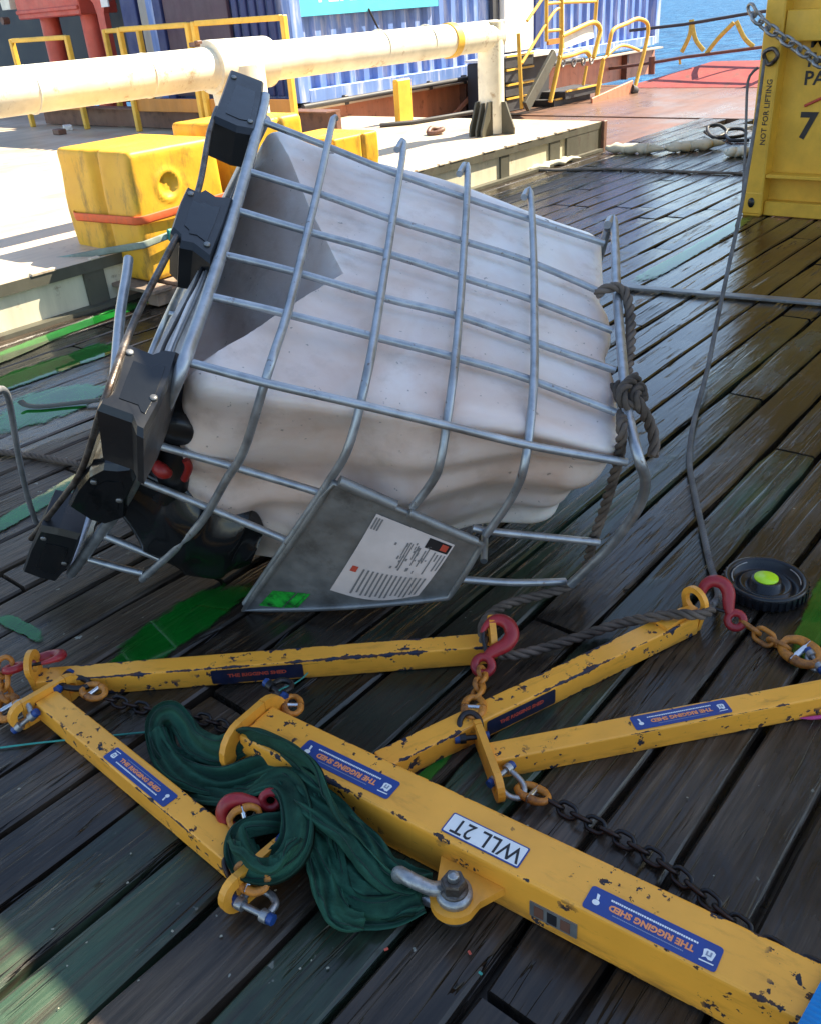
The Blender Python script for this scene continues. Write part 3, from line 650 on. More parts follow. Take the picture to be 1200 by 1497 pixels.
for px, py in ((822, 92), (838, 92), (852, 90), (864, 88)):
    q = sp(px, py, SY + .1); b = MB(); b.tube(catmull([q + V((-.05, 0, .02)), q + V((0, 0, -.04)), q + V((.05, 0, .02)), q + V((0, 0, .05))], 4, True), .014, 6, True); b.build('chain_link', MT['chaing'], t)

# far guard wires with webbing, at the end of the ship
t = thing('guard_rail', 'two horizontal guard wires with twisted yellow webbing against the sea', 'guard rail', V((14.25, 5, .2)))
o = V((14.25, 5, .2))
def fr_(px, py, x=14.15): q = onX(px, py, x); return T(q.x, q.y, q.z)
MB().tube([fr_(920, 44), fr_(1000, 35), fr_(1100, 18), fr_(1180, 8)], .022, 8).build('wire', MT['dark'], t)
MB().tube([fr_(890, 100), fr_(965, 89), fr_(1000, 83), fr_(1100, 70), fr_(1180, 60)], .022, 8).build('wire', MT['browns'], t)
MB().tube([fr_(952, 108), fr_(953, 82)], .05, 10).build('stanchion', MT['browns'], t); MB().tube([fr_(1172, 120), fr_(1180, -20)], .04, 10).build('stanchion', MT['browns'], t)
for pts in (((1010, 28), (1008, 50), (995, 78)), ((1011, 28), (1016, 56), (1030, 75)), ((1032, 78), (1050, 55), (1075, 30)), ((1076, 30), (1088, 55), (1102, 68)), ((993, 84), (994, 95))):
    P = resample(catmull([fr_(*q) for q in pts], 6), .03); b = MB(); b.tube(P, .035 if len(pts) > 2 else .02, 6, flat=(1, .15), ref=(1, .3, 0)); b.build('webbing', MT['webyel'], t)

# ------------------------------------------------------------------ yellow offshore container, front right, with added unseen shade boxes
CX0, CYL, CW, CH, CL = 5.80, 2.12, 2.44, 2.6, 6.0
def offshore_box(yl, label, marks, z=0, CH=CH):
    t = thing('offshore_container', label, 'container', V((CX0, yl, z))); y0 = -CW
    MB().box((CL / 2 + .09, -CW / 2, CH / 2), (CL - .02, CW - .12, CH - .1)).build('body', MT['contyel'], t)
    for yy in (-.055, y0 + .055): MB().box((.05, yy, CH / 2), (.14, .11, CH), bev=.008).build('corner_post', MT['contyel'], t)
    MB().box((.075, y0 / 2, .045), (.10, CW - .225, .085), bev=.005).build('bottom_beam', MT['contyel'], t)
    MB().box((.055, y0 / 2, .24), (.13, CW - .225, .022), bev=.004).build('door_sill', MT['contyel'], t)
    MB().box((.05, y0 / 2, CH - .08), (.13, CW - .225, .15), bev=.006).build('top_beam', MT['contyel'], t)
    MB().box((.06, y0 / 2, 1.05), (.11, CW - .225, .16), bev=.005).build('cross_beam', MT['contyel'], t)
    MB().box((-.012, -.055, .08), (.03, .12, .13), bev=.008).build('corner_casting', MT['contyel'], t)
    cc = [q for q in t.children if q.name.startswith('corner_casting')][-1]
    b = MB(); b.lathe([(.001, 0), (.020, 0), (.020, .004), (.001, .004)], 16, frame((-.029, -.052, .085), (0, 0, 1), (0, 1, 0)) @ Matrix.Scale(1.5, 4, (1, 0, 0))); b.build('hole', MT['gap'], cc)
    if marks:
        def txt(s, size, y, z, rot=0, x=.0815 - .03, bold=.003):
            vs, fs = text_verts(s, size, bold); m = frame((x, y, z), (0, -1, 0), (0, 0, 1)) @ Matrix.Rotation(rot, 4, 'Z')
            MB().add(vs, fs, False, m).build('lettering', MT['blackp'], t)
        xb = .0985 - .002
        txt('NOT FOR LIFTING', .044, -.075, .60, math.pi / 2 , -.0225, .0006)
        for s, z in (('MGW', .965), ('TARE', .865), ('PAYLOAD', .770)):
            wv = {'MGW': .25, 'TARE': .25, 'PAYLOAD': .50}[s]; txt(s, .105, -.215 - wv / 2 - (.03 if s == 'MGW' else 0), z, 0, .0965, .002)
        txt('7', .20, -.285, .51, 0, .0965, .006)
        b = MB(); b.tube([(.092, -.255, .625), (.092, -.34, .665), (.092, -.44, .70)], .008, 6); b.build('red_mark', MT['redp'], t)
    return t
ct = offshore_box(CYL, 'yellow steel offshore container with stencilled weights and a 7, at right', True)
offshore_box(CYL - CW - .03, 'unseen yellow box added right of the stencilled container to shade the deck', False)  # this and the boxes below are unseen, added to cast the deck shade
offshore_box(CYL, 'unseen yellow box added on top of the stencilled container to shade the deck', False, CH + .004)
offshore_box(CYL - .55, 'unseen half height yellow box added on the stack to shade the tote', False, 2 * CH + .008, 1.34)
offshore_box(CYL - .58 - CW, 'unseen half height yellow box added on the right stack to shade the foreground', False, 2 * CH + .008, 1.34)
offshore_box(CYL - CW - .03, 'unseen yellow box added on the right unseen one to shade the deck', False, CH + .004)
# lug and chain on the container
b = MB(); b.tube(catmull([V((-.035, -.045, .87)), V((-.05, -.03, .92)), V((-.05, -.08, .94)), V((-.05, -.11, .90)), V((-.04, -.07, .86))], 6, True), .012, 8, True); b.build('lashing_ring', MT['bolt'], ct)

# ------------------------------------------------------------------ chains, ropes, hooks
def link_mesh(name, L, r, w, mat):
    """one chain link, long axis X, flat in XY"""
    R = w; h = L / 2 - R; pts = []
    for k in range(9): a = -math.pi / 2 + math.pi * k / 8; pts.append(V((h + R * math.cos(a), R * math.sin(a), 0)))
    for k in range(9): a = math.pi / 2 + math.pi * k / 8; pts.append(V((-h + R * math.cos(a), R * math.sin(a), 0)))
    b = MB(); b.tube(pts, r, 8, True)
    me = bpy.data.meshes.new(name); me.from_pydata(b.v, [], b.f); me.polygons.foreach_set('use_smooth', b.sm); me.materials.append(mat); return me
def chain(name, pts, L, r, w, mat, label, cat='chain', group=None, roll=.0):
    P = resample(catmull(pts, 24), L - 2.2 * r); me = link_mesh('link', L, r, w, MT[mat])
    t = thing(name, label, cat, P[0], group)
    for i in range(len(P) - 1):
        c = (P[i] + P[i + 1]) / 2 - P[0]; d = P[i + 1] - P[i]
        m = frame(c, d, V((0, 0, 1)).cross(d)) @ Matrix.Rotation(math.radians(40 if i % 2 else -50) + roll + rnd(-.15, .15), 4, 'X')
        link('link', me, t, m)
    return t
def rope(name, pts, R, label, mat='rope3', pitch=None, per=16, strands=3):
    P = resample(catmull(pts, per), R * .55); fr = frames(P); pitch = pitch or R * 6.5; b = MB()
    for s_ in range(strands):
        q = []
        for i, (p, (t, u, w)) in enumerate(zip(P, fr)):
            a = 2 * math.pi * (i * R * .55 / pitch + s_ / strands); q.append(p + (u * math.cos(a) + w * math.sin(a)) * R * .54)
        b.tube(q, R * .475, 7)
    return tag(b.build(name, MT[mat], None), label, 'rope')
def hook(center, eyedir, normal, sc, label, group=None):
    """eye sling hook: local X from hook bowl to eye, flat in XY"""
    t = thing('lifting_hook', label, 'hook', frame(center, eyedir, normal.cross(eyedir)), group)
    b = MB(); ring = [V((.042 + .019 * math.cos(a), .019 * math.sin(a), 0)) * sc for a in [2 * math.pi * k / 20 for k in range(20)]]
    b.tube(ring, .0100 * sc, 9, True)
    pts = [(.024, 0), (.012, -.004), (-.004, -.016), (-.022, -.030), (-.046, -.034), (-.066, -.020), (-.070, .002), (-.060, .020), (-.042, .028), (-.026, .030)]
    P = catmull([V((x, y, 0)) * sc for x, y in pts], 5); n = len(P)
    rad = [(.0105 + .0065 * math.sin(math.pi * min(i / n * 1.25, 1)) - (.006 * max(0, i / n - .72) / .28)) * sc for i in range(n)]
    b.tube(P, rad, 10, flat=(1.0, .85)); b.build('hook_body', MT['red'], t)
    MB().tube([V((.010, .006, 0)) * sc, V((-.012, .022, 0)) * sc, V((-.032, .028, 0)) * sc], .0045 * sc, 7).build('latch', MT['darksteel'], t)
    return t
def shackle(a, c, apex, r, label, mat='shack', group=None, capm='bluecap'):
    """bow shackle: pin from a to c, bow round through apex"""
    a, c, apex = V(a), V(c), V(apex); mid = (a + c) / 2; t = thing('bow_shackle', label, 'shackle', frame(mid, c - a, apex - mid), group)
    hw = (c - a).length / 2; hh = (apex - mid).length; b = MB()
    P = catmull([V(q) for q in ((-hw, 0, 0), (-hw * 1.12, hh * .35, 0), (-hw * 1.05, hh * .72, 0), (-hw * .55, hh * .96, 0), (0, hh * 1.02, 0), (hw * .55, hh * .96, 0), (hw * 1.05, hh * .72, 0), (hw * 1.12, hh * .35, 0), (hw, 0, 0))], 5)
    b.tube(P, r, 10)
    for sx in (-1, 1): b.tube([V((sx * (hw - r), 0, 0)), V((sx * (hw + r), 0, 0))], r * 1.7, 12)
    b.build('bow', MT[mat], t)
    b = MB(); b.tube([V((-hw - r * 1.2, 0, 0)), V((hw + r * 1.2, 0, 0))], r * .85, 10); b.build('pin', MT[mat], t)
    for sx in (-1, 1): MB().tube([V((sx * (hw + r * .9), 0, 0)), V((sx * (hw + r * 2.6), 0, 0))], r * 1.5, 6).build('pin_head', MT[capm], t)
    return t
def coupling(c, d, nrm, sc, label, group='orange coupling links'):
    """hammerlock: two half links joined by a bright cross pin"""
    t = thing('coupling_link', label, 'coupling link', frame(c, d, V(nrm).cross(V(d))), None)
    for sx in (-1, 1):
        P = catmull([V((sx * .002, .019, 0)) * sc, V((sx * .016, .018, 0)) * sc, V((sx * .029, .009, 0)) * sc, V((sx * .031, 0, 0)) * sc, V((sx * .029, -.009, 0)) * sc, V((sx * .016, -.018, 0)) * sc, V((sx * .002, -.019, 0)) * sc], 4)
        n = len(P); b = MB(); b.tube(P, [(.0062 + .0028 * abs(2 * i / (n - 1) - 1)) * sc for i in range(n)], 8); b.build('half_link', MT['orange'], t)
    MB().tube([V((0, -.024, 0)) * sc, V((0, .024, 0)) * sc], .0055 * sc, 10).build('pin', MT['silver'], t)
    return t

# ------------------------------------------------------------------ the crushed tote
def newton(f, px, py, s=.5, t=.5):
    def pr(q): c = RW.transposed() @ (q - CAM); return CX + F * c.x / c.z, CY + F * c.y / c.z
    for _ in range(14):
        x0, y0 = pr(f(s, t)); x1, y1 = pr(f(s + 1e-4, t)); x2, y2 = pr(f(s, t + 1e-4))
        a, b_, c, d = (x1 - x0) * 1e4, (x2 - x0) * 1e4, (y1 - y0) * 1e4, (y2 - y0) * 1e4; det = a * d - b_ * c
        ex, ey = px - x0, py - y0; s += max(-.5, min(.5, (d * ex - b_ * ey) / det)); t += max(-.5, min(.5, (a * ey - c * ex) / det))
    return s, t
def at_depth(px, py, like):
    d = ray(px, py); k = (RW.transposed() @ (V(like) - CAM)).z / F; return CAM + d * k
A0 = at_depth(390, 172, (1.717, 2.009, 1.043)); A1 = at_depth(262, 545, (.912, 1.418, .754))
T0 = at_depth(888, 340, (2.357, 1.285, .74)); T1 = at_depth(925, 655, (1.553, .694, .451))
B0 = gp(100, 838, .03); B1 = gp(850, 852, .03); C0 = A0 + B0 - A1; C1 = T0 + (B1 - T1)
def patchA(u, v): return (A0 * (1 - u) + T0 * u) * (1 - v) + (A1 * (1 - u) + T1 * u) * v
BULGE = gp(520, 888, .012) - (B0 * .5 + B1 * .5)
def patchB(u, w): return (A1 * (1 - u) + T1 * u) * (1 - w) + (B0 * (1 - u) + B1 * u) * w + BULGE * (max(0, 4 * u * (1 - u)) * max(0, w) ** 1.5)
def pnorm(f, s, t):
    n = (f(s + .01, t) - f(s, t)).cross(f(s, t + .01) - f(s, t)).normalized(); p = f(s, t)
    return n if n.dot(CAM - p) > 0 else -n
def onA(px, py, off=0.0): s, t = newton(patchA, px, py); return patchA(s, t) + pnorm(patchA, s, t) * off
def onB(px, py, off=0.0): s, t = newton(patchB, px, py); return patchB(s, t) + pnorm(patchB, s, t) * off
ORG = V((1.45, 1.35, 0)); ibc = thing('bulk_container', 'crushed white plastic tote tank in a bent steel cage, tipped over on the deck', 'tote tank', ORG)
def L_(p): return V(p) - ORG
TR = .0095
def cage(name, pts, r=TR, mat='galv', per=7):
    P = [L_(p) for p in pts]; b = MB(); P = resample(catmull(P, per), .022) if len(P) > 2 else P
    b.tube(P, r, 10); return b.build(name, MT[mat], ibc)
def seq(a, bb, oa=0.0, ob=0.0): return [onA(x, y, oa) for x, y in a] + [onB(x, y, ob) for x, y in bb]
HO = .017
cage('hoop', seq([(489, 180), (484, 187), (467, 268), (437, 395), (418, 470), (392, 550)], [(360, 647), (334, 692), (300, 752), (262, 794), (210, 842)], HO, HO))
cage('hoop', seq([(578, 227), (588, 218), (570, 340), (550, 470), (536, 550)], [(512, 641), (483, 695), (440, 760), (361, 878)], HO, HO))
cage('hoop', seq([(668, 262), (680, 253), (674, 385), (667, 480), (659, 560)], [(645, 657), (632, 695), (598, 740)], HO, HO))
cage('hoop', seq([(762, 296), (771, 288), (776, 380), (777, 480), (776, 570)], [(767, 662), (751, 711), (728, 748), (703, 782)], HO, HO))
cage('rim_hoop', seq([(884, 336), (893, 330), (897, 430), (906, 545), (911, 603)], [(930, 657), (941, 690), (938, 718), (920, 752), (886, 795), (827, 849)], HO, HO), TR * 1.25)
for pts in ([(384, 177), (475, 212), (575, 252), (675, 287), (765, 317), (888, 357)], [(360, 249), (465, 282), (575, 321), (670, 350), (775, 383), (890, 432)],
            [(342, 306), (450, 338), (565, 370), (675, 405), (775, 437), (897, 484)], [(322, 371), (430, 397), (560, 435), (670, 462), (775, 498), (904, 543)],
            [(302, 432), (420, 459), (550, 493), (675, 525), (772, 554), (908, 606)]):
    cage('bar', seq(pts, []), TR * .95)
cage('bar', [onA(268, 527), onA(386, 559), onB(529, 592), onB(653, 622), onB(778, 652), onB(922, 677)], TR * .95)
cage('bar', [onB(228, 650), onB(337, 681), onB(458, 717), onB(480, 724)], TR * .95)
cage('bar', [onB(690, 772), onB(718, 777), onB(886, 794)], TR * .95)
cage('bar', [onB(208, 703), onB(307, 743), onB(432, 795)], TR * .95)
cage('bar', [onB(150, 782), onB(232, 816), onB(240, 820)], TR * .95)
cage('bar', [onB(131, 818), onB(175, 830), onB(214, 839)], TR * .95)
cage('bar', [onB(660, 846), onB(750, 852), onB(829, 850)], TR * .95)
# hidden far side of the cage
def tri(u, v, w): return ((A0 * (1 - u) + T0 * u) * (1 - v) + (A1 * (1 - u) + T1 * u) * v) * (1 - w) + ((C0 * (1 - u) + C1 * u) * (1 - v) + (B0 * (1 - u) + B1 * u) * v) * w
for v in (.15, .4): cage('bar', [tri(0, v, 1), tri(.5, v, 1), tri(1, v, 1)], TR)
for w in (.3, .6, .9): cage('bar', [tri(0, 0, w), tri(.5, -.01, w), tri(1, 0, w)], TR)
for u in (.2, .42, .62, .82): cage('hoop', [tri(u, 0, .05), tri(u, -.02, .5), tri(u, .02, .98), tri(u, .5, 1.02), tri(u, .95, 1.0)], TR)
cage('rim_hoop', [tri(1, -.02, 0), tri(1, -.03, .5), tri(1, 0, 1), tri(1, .5, 1.02)], TR * 1.25)
# base frame and skid
NB = (A1 - A0).cross(B0 - A0).normalized()
if NB.dot(A0 - T0) < 0: NB = -NB
def onBase(px, py, off=0, deep=0.0):
    q = (onA if py < 600 else onB)(px, py, -deep); q.z = max(q.z, .012); return q
base_px = [(388, 140), (382, 170), (349, 290), (308, 420), (265, 540), (232, 620), (204, 690)]
cage('base_frame', [onBase(x, y, .0) for x, y in base_px] + [onBase(178, 738, 0), onBase(140, 790, 0), onBase(103, 840, 0)], TR * 1.45)
cage('base_frame', [A0, (A0 + C0) / 2, C0, (C0 + B0) / 2, B0], TR * 1.45)
cage('skid', [onBase(*q, .12) for q in [(318, 158), (306, 195), (288, 285), (245, 372), (196, 470), (152, 590), (136, 640), (118, 690), (92, 728), (45, 788)]], TR * .8, 'bolt')
cage('skid_leg', [onBase(x, y, 0, .10) for x, y in [(189, 322), (186, 345), (176, 400), (168, 480), (161, 545), (168, 590)]], TR * 1.15)
cage('skid_leg', [onBase(x, y, 0, .05) for x, y in [(-14, 540), (1, 607), (17, 690), (31, 750), (44, 788)]], TR * .75)
def foot(poly, near, far, notch=False, mat='black'):
    """moulded foot: outline on the cage's outer faces carried on past the base frame, thickness inwards"""
    cy_ = sum(q[1] for q in poly) / len(poly); cx_ = sum(q[0] for q in poly) / len(poly); surf = onA if cy_ < 600 else onB; pf = patchA if cy_ < 600 else patchB
    P = [surf(x, y) for x, y, o in poly]; c = sum(P, V()) / len(P); s_, t_ = newton(pf, cx_, cy_); inn = -pnorm(pf, s_, t_)
    def keep(q): q = V(q); q.z = max(q.z, .004); return L_(q)
    b = MB(); n = len(P); f = [keep(p + inn * near) for p in P]; k = [keep(c + (p - c) * .93 + inn * far) for p in P]
    f2 = [keep(c + (p - c) * .90 + inn * (near - .012)) for p in P]
    fs = [tuple(range(n))] + [(i, (i + 1) % n, n + (i + 1) % n, n + i) for i in range(n)] + [(n + i, n + (i + 1) % n, 2 * n + (i + 1) % n, 2 * n + i) for i in range(n)] + [tuple(range(3 * n - 1, 2 * n - 1, -1))]
    b.add(f2 + f + k, fs); o = b.build('pallet_foot', MT[mat], ibc)
    c2 = sum(f2, V()) / n; k2 = (inn * -.0015)
    pk = [c2 + (q - c2) * .62 + (f2[0] - f2[n // 2]) * -.05 + k2 for q in f2]; pr = [c2 + (q - c2) * .50 + inn * .02 for q in f2]
    MB().add(pk + [q + inn * .001 for q in pk], [tuple(range(n))] + [(i, (i + 1) % n, n + (i + 1) % n, n + i) for i in range(n)]).build('pocket', MT['gloss'], o)
    for i in (0, len(P) // 2):                                        # bolt heads
        q = keep(c + (P[i] - c) * .68 + inn * (near - .012)); r = MB(); r.lathe([(.0005, 0), (.008, 0), (.007, .004), (.0005, .004)], 8, Matrix.Translation(q) @ (-inn).to_track_quat('Z', 'Y').to_matrix().to_4x4())
        r.build('rivet', MT['pan'], o)
    return o
foot([(337, 103, .11), (386, 121, 0), (383, 150, 0), (372, 198, 0), (345, 193, .05), (309, 177, .11), (320, 150, .12)], 0, .10)
foot([(273, 276, .12), (292, 285, .09), (301, 280, .08), (318, 291, .04), (342, 293, .0), (330, 330, 0), (308, 386, 0), (282, 366, .05), (262, 362, .08), (262, 352, .1), (249, 340, .12), (262, 300, .12)], 0, .11)
foot([(181, 503, .13), (225, 521, .06), (244, 514, .03), (262, 517, 0), (250, 555, 0), (232, 600, .0), (210, 641, .0), (200, 636, .02), (193, 618, .04), (142, 600, .13), (160, 553, .13)], 0, .13)
foot([(148, 612, .11), (185, 622, .05), (192, 632, .04), (186, 638, .04), (172, 640, .06), (146, 625, .11)], .01, .07)
foot([(136, 672, .11), (158, 660, .08), (180, 662, .05), (200, 660, .01), (205, 680, 0), (190, 712, 0), (188, 738, .0), (160, 748, .03), (138, 742, .06), (105, 720, .12), (118, 695, .12)], -.03, .10, mat='gloss')
foot([(64, 757, .12), (90, 762, .07), (122, 770, .0), (118, 786, 0), (108, 812, .0), (86, 838, .02), (60, 832, .07), (37, 823, .12), (48, 790, .12)], -.02, .09)
# base pan: ribbed sheet between frame and skid
b = MB(); nU = 22
def pan(s, t_, off):
    base = A0.lerp(A1, s) + (C0 - A0) * t_; return L_(base + NB * off)
vs, fs = grid_tris(30, 22, lambda s, t_: pan(.03 + .94 * s, .03 + .94 * t_, -.012 + (.008 if int(t_ * 22) % 4 < 2 else 0))); b.add(vs, fs)
b.build('base_pan', MT['pan'], ibc)
lft = [(364, 208), (340, 276), (312, 335), (286, 383), (255, 440), (222, 500), (205, 545)]; rgt = [(380, 165), (358, 240), (338, 305), (318, 368), (294, 440), (270, 512), (258, 552)]
def strip(s, t_, deep):
    x = s * 5.999; i = int(x); f = x - i
    a = V((*lft[i], 0)).lerp(V((*lft[i + 1], 0)), f); c = V((*rgt[i], 0)).lerp(V((*rgt[i + 1], 0)), f); q = a.lerp(c, t_); return L_(onA(q.x, q.y, -deep))
b = MB(); vs, fs = grid_tris(24, 8, lambda s, t_: strip(s, t_, .035 + .010 * math.sin(t_ * 11) + .004 * math.sin(s * 17))); b.add(vs, fs, True)
vs, fs = grid_tris(24, 8, lambda s, t_: strip(s, t_, .040 + .010 * math.sin(t_ * 11) + .004 * math.sin(s * 17))); b.add(vs, fs, True); b.build('base_skirt', MT['panlight'], ibc)
for t0, mat in ((.30, 'black'), (.62, 'pan')): MB().tube([strip(i / 14, t0 + .05 * math.sin(i), .026) for i in range(15)], .004, 6).build('skirt_rib', MT[mat], ibc)

# the tank itself, buckled inwards on the visible side
dent = [(398, 178), (412, 190), (450, 268), (508, 388), (470, 408), (400, 452), (285, 522), (258, 548), (250, 560)]
dl1 = [newton(patchA, *q) for q in ((408, 176), (508, 388))]; dl2 = [newton(patchA, *q) for q in ((508, 388), (262, 536))]
def sd_line(u, v, l):
    (x0, y0), (x1, y1) = l; dx, dy = x1 - x0, y1 - y0; n = math.hypot(dx, dy); return ((u - x0) * dy - (v - y0) * dx) / n
sgn1 = 1 if sd_line(0.02, .5, dl1) > 0 else -1; sgn2 = 1 if sd_line(0.02, .5, dl2) > 0 else -1
NG = 72
def smooth(x): x = max(0, min(1, x)); return x * x * (3 - 2 * x)
def tank_pt(p):
    r = .11
    q = V([max(-(1 - r), min(1 - r, c)) for c in p]); d = p - q
    p = q + d.normalized() * r if d.length > 1e-9 else p
    u, v, w = .5 + .5 * p.x, .5 + .5 * p.y, .5 + .5 * p.z
    front = smooth((.45 - w) / .40)                # weight on the visible side face
    under = smooth((v - .60) / .3)
    U = .018 + .972 * u; Vv = -.062 + 1.04 * v; Ww = .042 + .92 * w
    nz = mnoise.noise(V((U * 2.2, Vv * 2.2, Ww * 2.2 + 3))); cr = abs(mnoise.noise(V((U * 3.4 + 7, Vv * 4.6, Ww * 3.0))))
    Ww += front * (nz * .024 - cr * .005)
    # big triangular buckle
    a, c = sgn1 * sd_line(U, Vv, dl1), sgn2 * sd_line(U, Vv, dl2)
    dd = min(a, c); 
    if dd > 0: Ww += front * (min(3.2 * a, 3.6 * c, .34 + .6 * min(a, c)) - .012 * math.exp(-(dd / .02) ** 2))
    else: Ww -= front * .010 * math.exp(-(dd / .07) ** 2)
    # belly: bulges between hoops, creases along the lower edge, tapers at the closed top end
    Ww += front * .02 * smooth((U - .55) / .5) * smooth((.5 - Vv) / .5)
    Vv += under * ((.009 * math.sin((Ww * 24 + U * 5 + 3 * nz)) + .03 * nz) * smooth((Ww - .02) / .2) - .20 * smooth((U - .50) / .50) * max(0, Ww - .05) + .02 * math.sin(U * 14) * smooth(Ww / .3))
    endc = smooth((U - .72) / .25)
    U -= endc * (.05 * smooth((Ww - .2) / .5) * smooth((Vv - .5) / .4) + .018 * math.exp(-((Vv - .33) / .05) ** 2) + .022 * math.exp(-((Vv - .62) / .06) ** 2) + .012 * nz)
    U += (1 - smooth(U / .25)) * (.05 * nz) + (1 - smooth(U / .40)) * under * (smooth((Ww - .05) / .45) * .08 + smooth((Ww - .45) / .3) * .2)
    Vv += under * (cr - .2) * .026; Vv += (1 - under) * .012 * math.sin(U * 9 + Ww * 4)
    return L_(tri(U, Vv, Ww))
key = {}; vs = []; fs = []
def vid(p):
    k = tuple(round(c * 1000) for c in p)
    if k not in key: key[k] = len(vs); vs.append(tuple(p))
    return key[k]
for ax in range(3):
    for s_ in (-1, 1):
        for i in range(NG):
            for j in range(NG):
                ids = []
                for di, dj in ((0, 0), (1, 0), (1, 1), (0, 1)):
                    p = [0, 0, 0]; p[ax] = s_; p[(ax + 1) % 3] = -1 + 2 * (i + di) / NG; p[(ax + 2) % 3] = -1 + 2 * (j + dj) / NG; ids.append(vid(p))
                fs.append(tuple(ids))
me = bpy.data.meshes.new('tank'); me.from_pydata(vs, [], fs); bb = bmesh.new(); bb.from_mesh(me)
def par(q): return V((2 * (q[0] - .018) / .972 - 1, 2 * (q[1] + .062) / 1.04 - 1, 0))
for l_ in (dl1, dl2):                                                  # edges exactly along the two folds
    e0, e1 = par(l_[0]), par(l_[1]); dv = e1 - e0
    bmesh.ops.bisect_plane(bb, geom=bb.verts[:] + bb.edges[:] + bb.faces[:], dist=1e-5, plane_co=e0, plane_no=V((dv.y, -dv.x, 0)))
for v in bb.verts: v.co = tank_pt(v.co.copy())
for f in bb.faces: f.smooth = True
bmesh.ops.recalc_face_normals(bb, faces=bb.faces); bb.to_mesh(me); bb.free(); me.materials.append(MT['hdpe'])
me.set_sharp_from_angle(angle=math.radians(36)); tank = link('tank', me, ibc)
# metal identification plate with its labels, rolled under at the lower edge
def plate_pt(s, t_, off=.02):
    top = V((490, 692, 0)).lerp(V((703, 784, 0)), s); bot = V((362, 880, 0)).lerp(V((655, 862, 0)), s)
    q = top.lerp(bot, t_); q.y += 5 * math.sin(math.pi * s) * t_ * t_
    return L_(onB(q.x, q.y, off + .006 * math.sin(t_ * 3)))
b = MB(); f_, g_ = grid_tris(18, 14, lambda s, t_: plate_pt(s, t_, .024)); b.add(f_, g_, True); f_, g_ = grid_tris(18, 14, lambda s, t_: plate_pt(s, t_, .020)); b.add(f_, g_, True)
pl = b.build('label_plate', MT['pan'], ibc)
edge = [plate_pt(s / 10, 0, .026) for s in range(11)] + [plate_pt(1, s / 8, .026) for s in range(1, 9)] + [plate_pt(1 - s / 10, 1, .026) for s in range(1, 11)] + [plate_pt(0, 1 - s / 8, .026) for s in range(1, 8)]
b = MB(); b.tube(edge, .0075, 8, True); b.build('rolled_edge', MT['pan'], pl)
b = MB(); b.tube([plate_pt(.02 + .035 * i, -.03, .03) for i in range(12)], .013, 8); b.build('flattened_bar', MT['pan'], pl)
b = MB(); b.tube([plate_pt(.5 + .035 * i, -.02, .03) for i in range(14)], .011, 8); b.build('flattened_bar', MT['pan'], pl)
# paper label: px corners; s runs along the long text direction
LP = [(552, 738), (664, 784), (612, 858), (486, 850)]
def lab(s, t_, off=.028):
    a = V((*LP[0], 0)).lerp(V((*LP[1], 0)), s); c = V((*LP[3], 0)).lerp(V((*LP[2], 0)), s); q = a.lerp(c, t_); q.y += 11 * math.sin(math.pi * s) * t_ ** 2
    return L_(onB(q.x, q.y, off + .006 * math.sin(t_ * 3)))
b = MB(); f_, g_ = grid_tris(10, 12, lambda s, t_: lab(s, t_)); b.add(f_, g_, True); b.build('paper_label', MT['paper'], pl)
def lab_rects(name, mat, rects, off=.0292):
    b = MB()
    for s0, t0, s1, t1 in rects:
        f_, g_ = grid_tris(3, 4, lambda s, t_: lab(s0 + (s1 - s0) * s, t0 + (t1 - t0) * t_, off)); b.add(f_, g_)
    b.build(name, MT[mat], pl)
lab_rects('label_header', 'blackp', [(.70, .03, .98, .18)])
lab_rects('label_emblem', 'redp', [(.87, .05, .95, .15)], .0300)
rr = random.Random(3); body = []
for s0 in (.96, .92, .88, .84): body += [(s0, .20 + rr.random() * .04, s0 + .016, .20 + .30 * rr.random() + .12)]
for s0 in (.76, .73, .66, .63, .56, .53, .50): body += [(s0, .12 + rr.random() * .1, s0 + .014, .35 + .25 * rr.random())]
for s0 in (.02, .055, .09): body += [(s0, .03, s0 + .02, .17)]
for k in range(9):
    t0 = .14 + k * .05; 
for k in range(24): s0 = .30 + .5 * rr.random(); t0 = .14 + .4 * rr.random(); body.append((s0, t0, s0 + .012 + .012 * rr.random(), t0 + .02 + .03 * rr.random()))
for q in body: lab_rects('label_text', 'darkgreenp', [q])
for k in range(14): lab_rects('label_text', 'darkgreenp', [(.20 + .055 * k, .64, .20 + .055 * k + .022, .93 + .05 * rr.random())])
lab_rects('label_text', 'redp', [(.07, .63, .14, .70)])
b = MB()
for x0, x1 in ((0, .62), (.66, .9), (.92, 1)):
    f_, g_ = grid_tris(6, 3, lambda s, t_: L_(onB(404 + (x0 + (x1 - x0) * s) * 54 - t_ * 20, 851 + 5 * (x0 + (x1 - x0) * s) + t_ * 22, .029))); b.add(f_, g_)
b.build('green_label', MT['hazgreen'], pl)
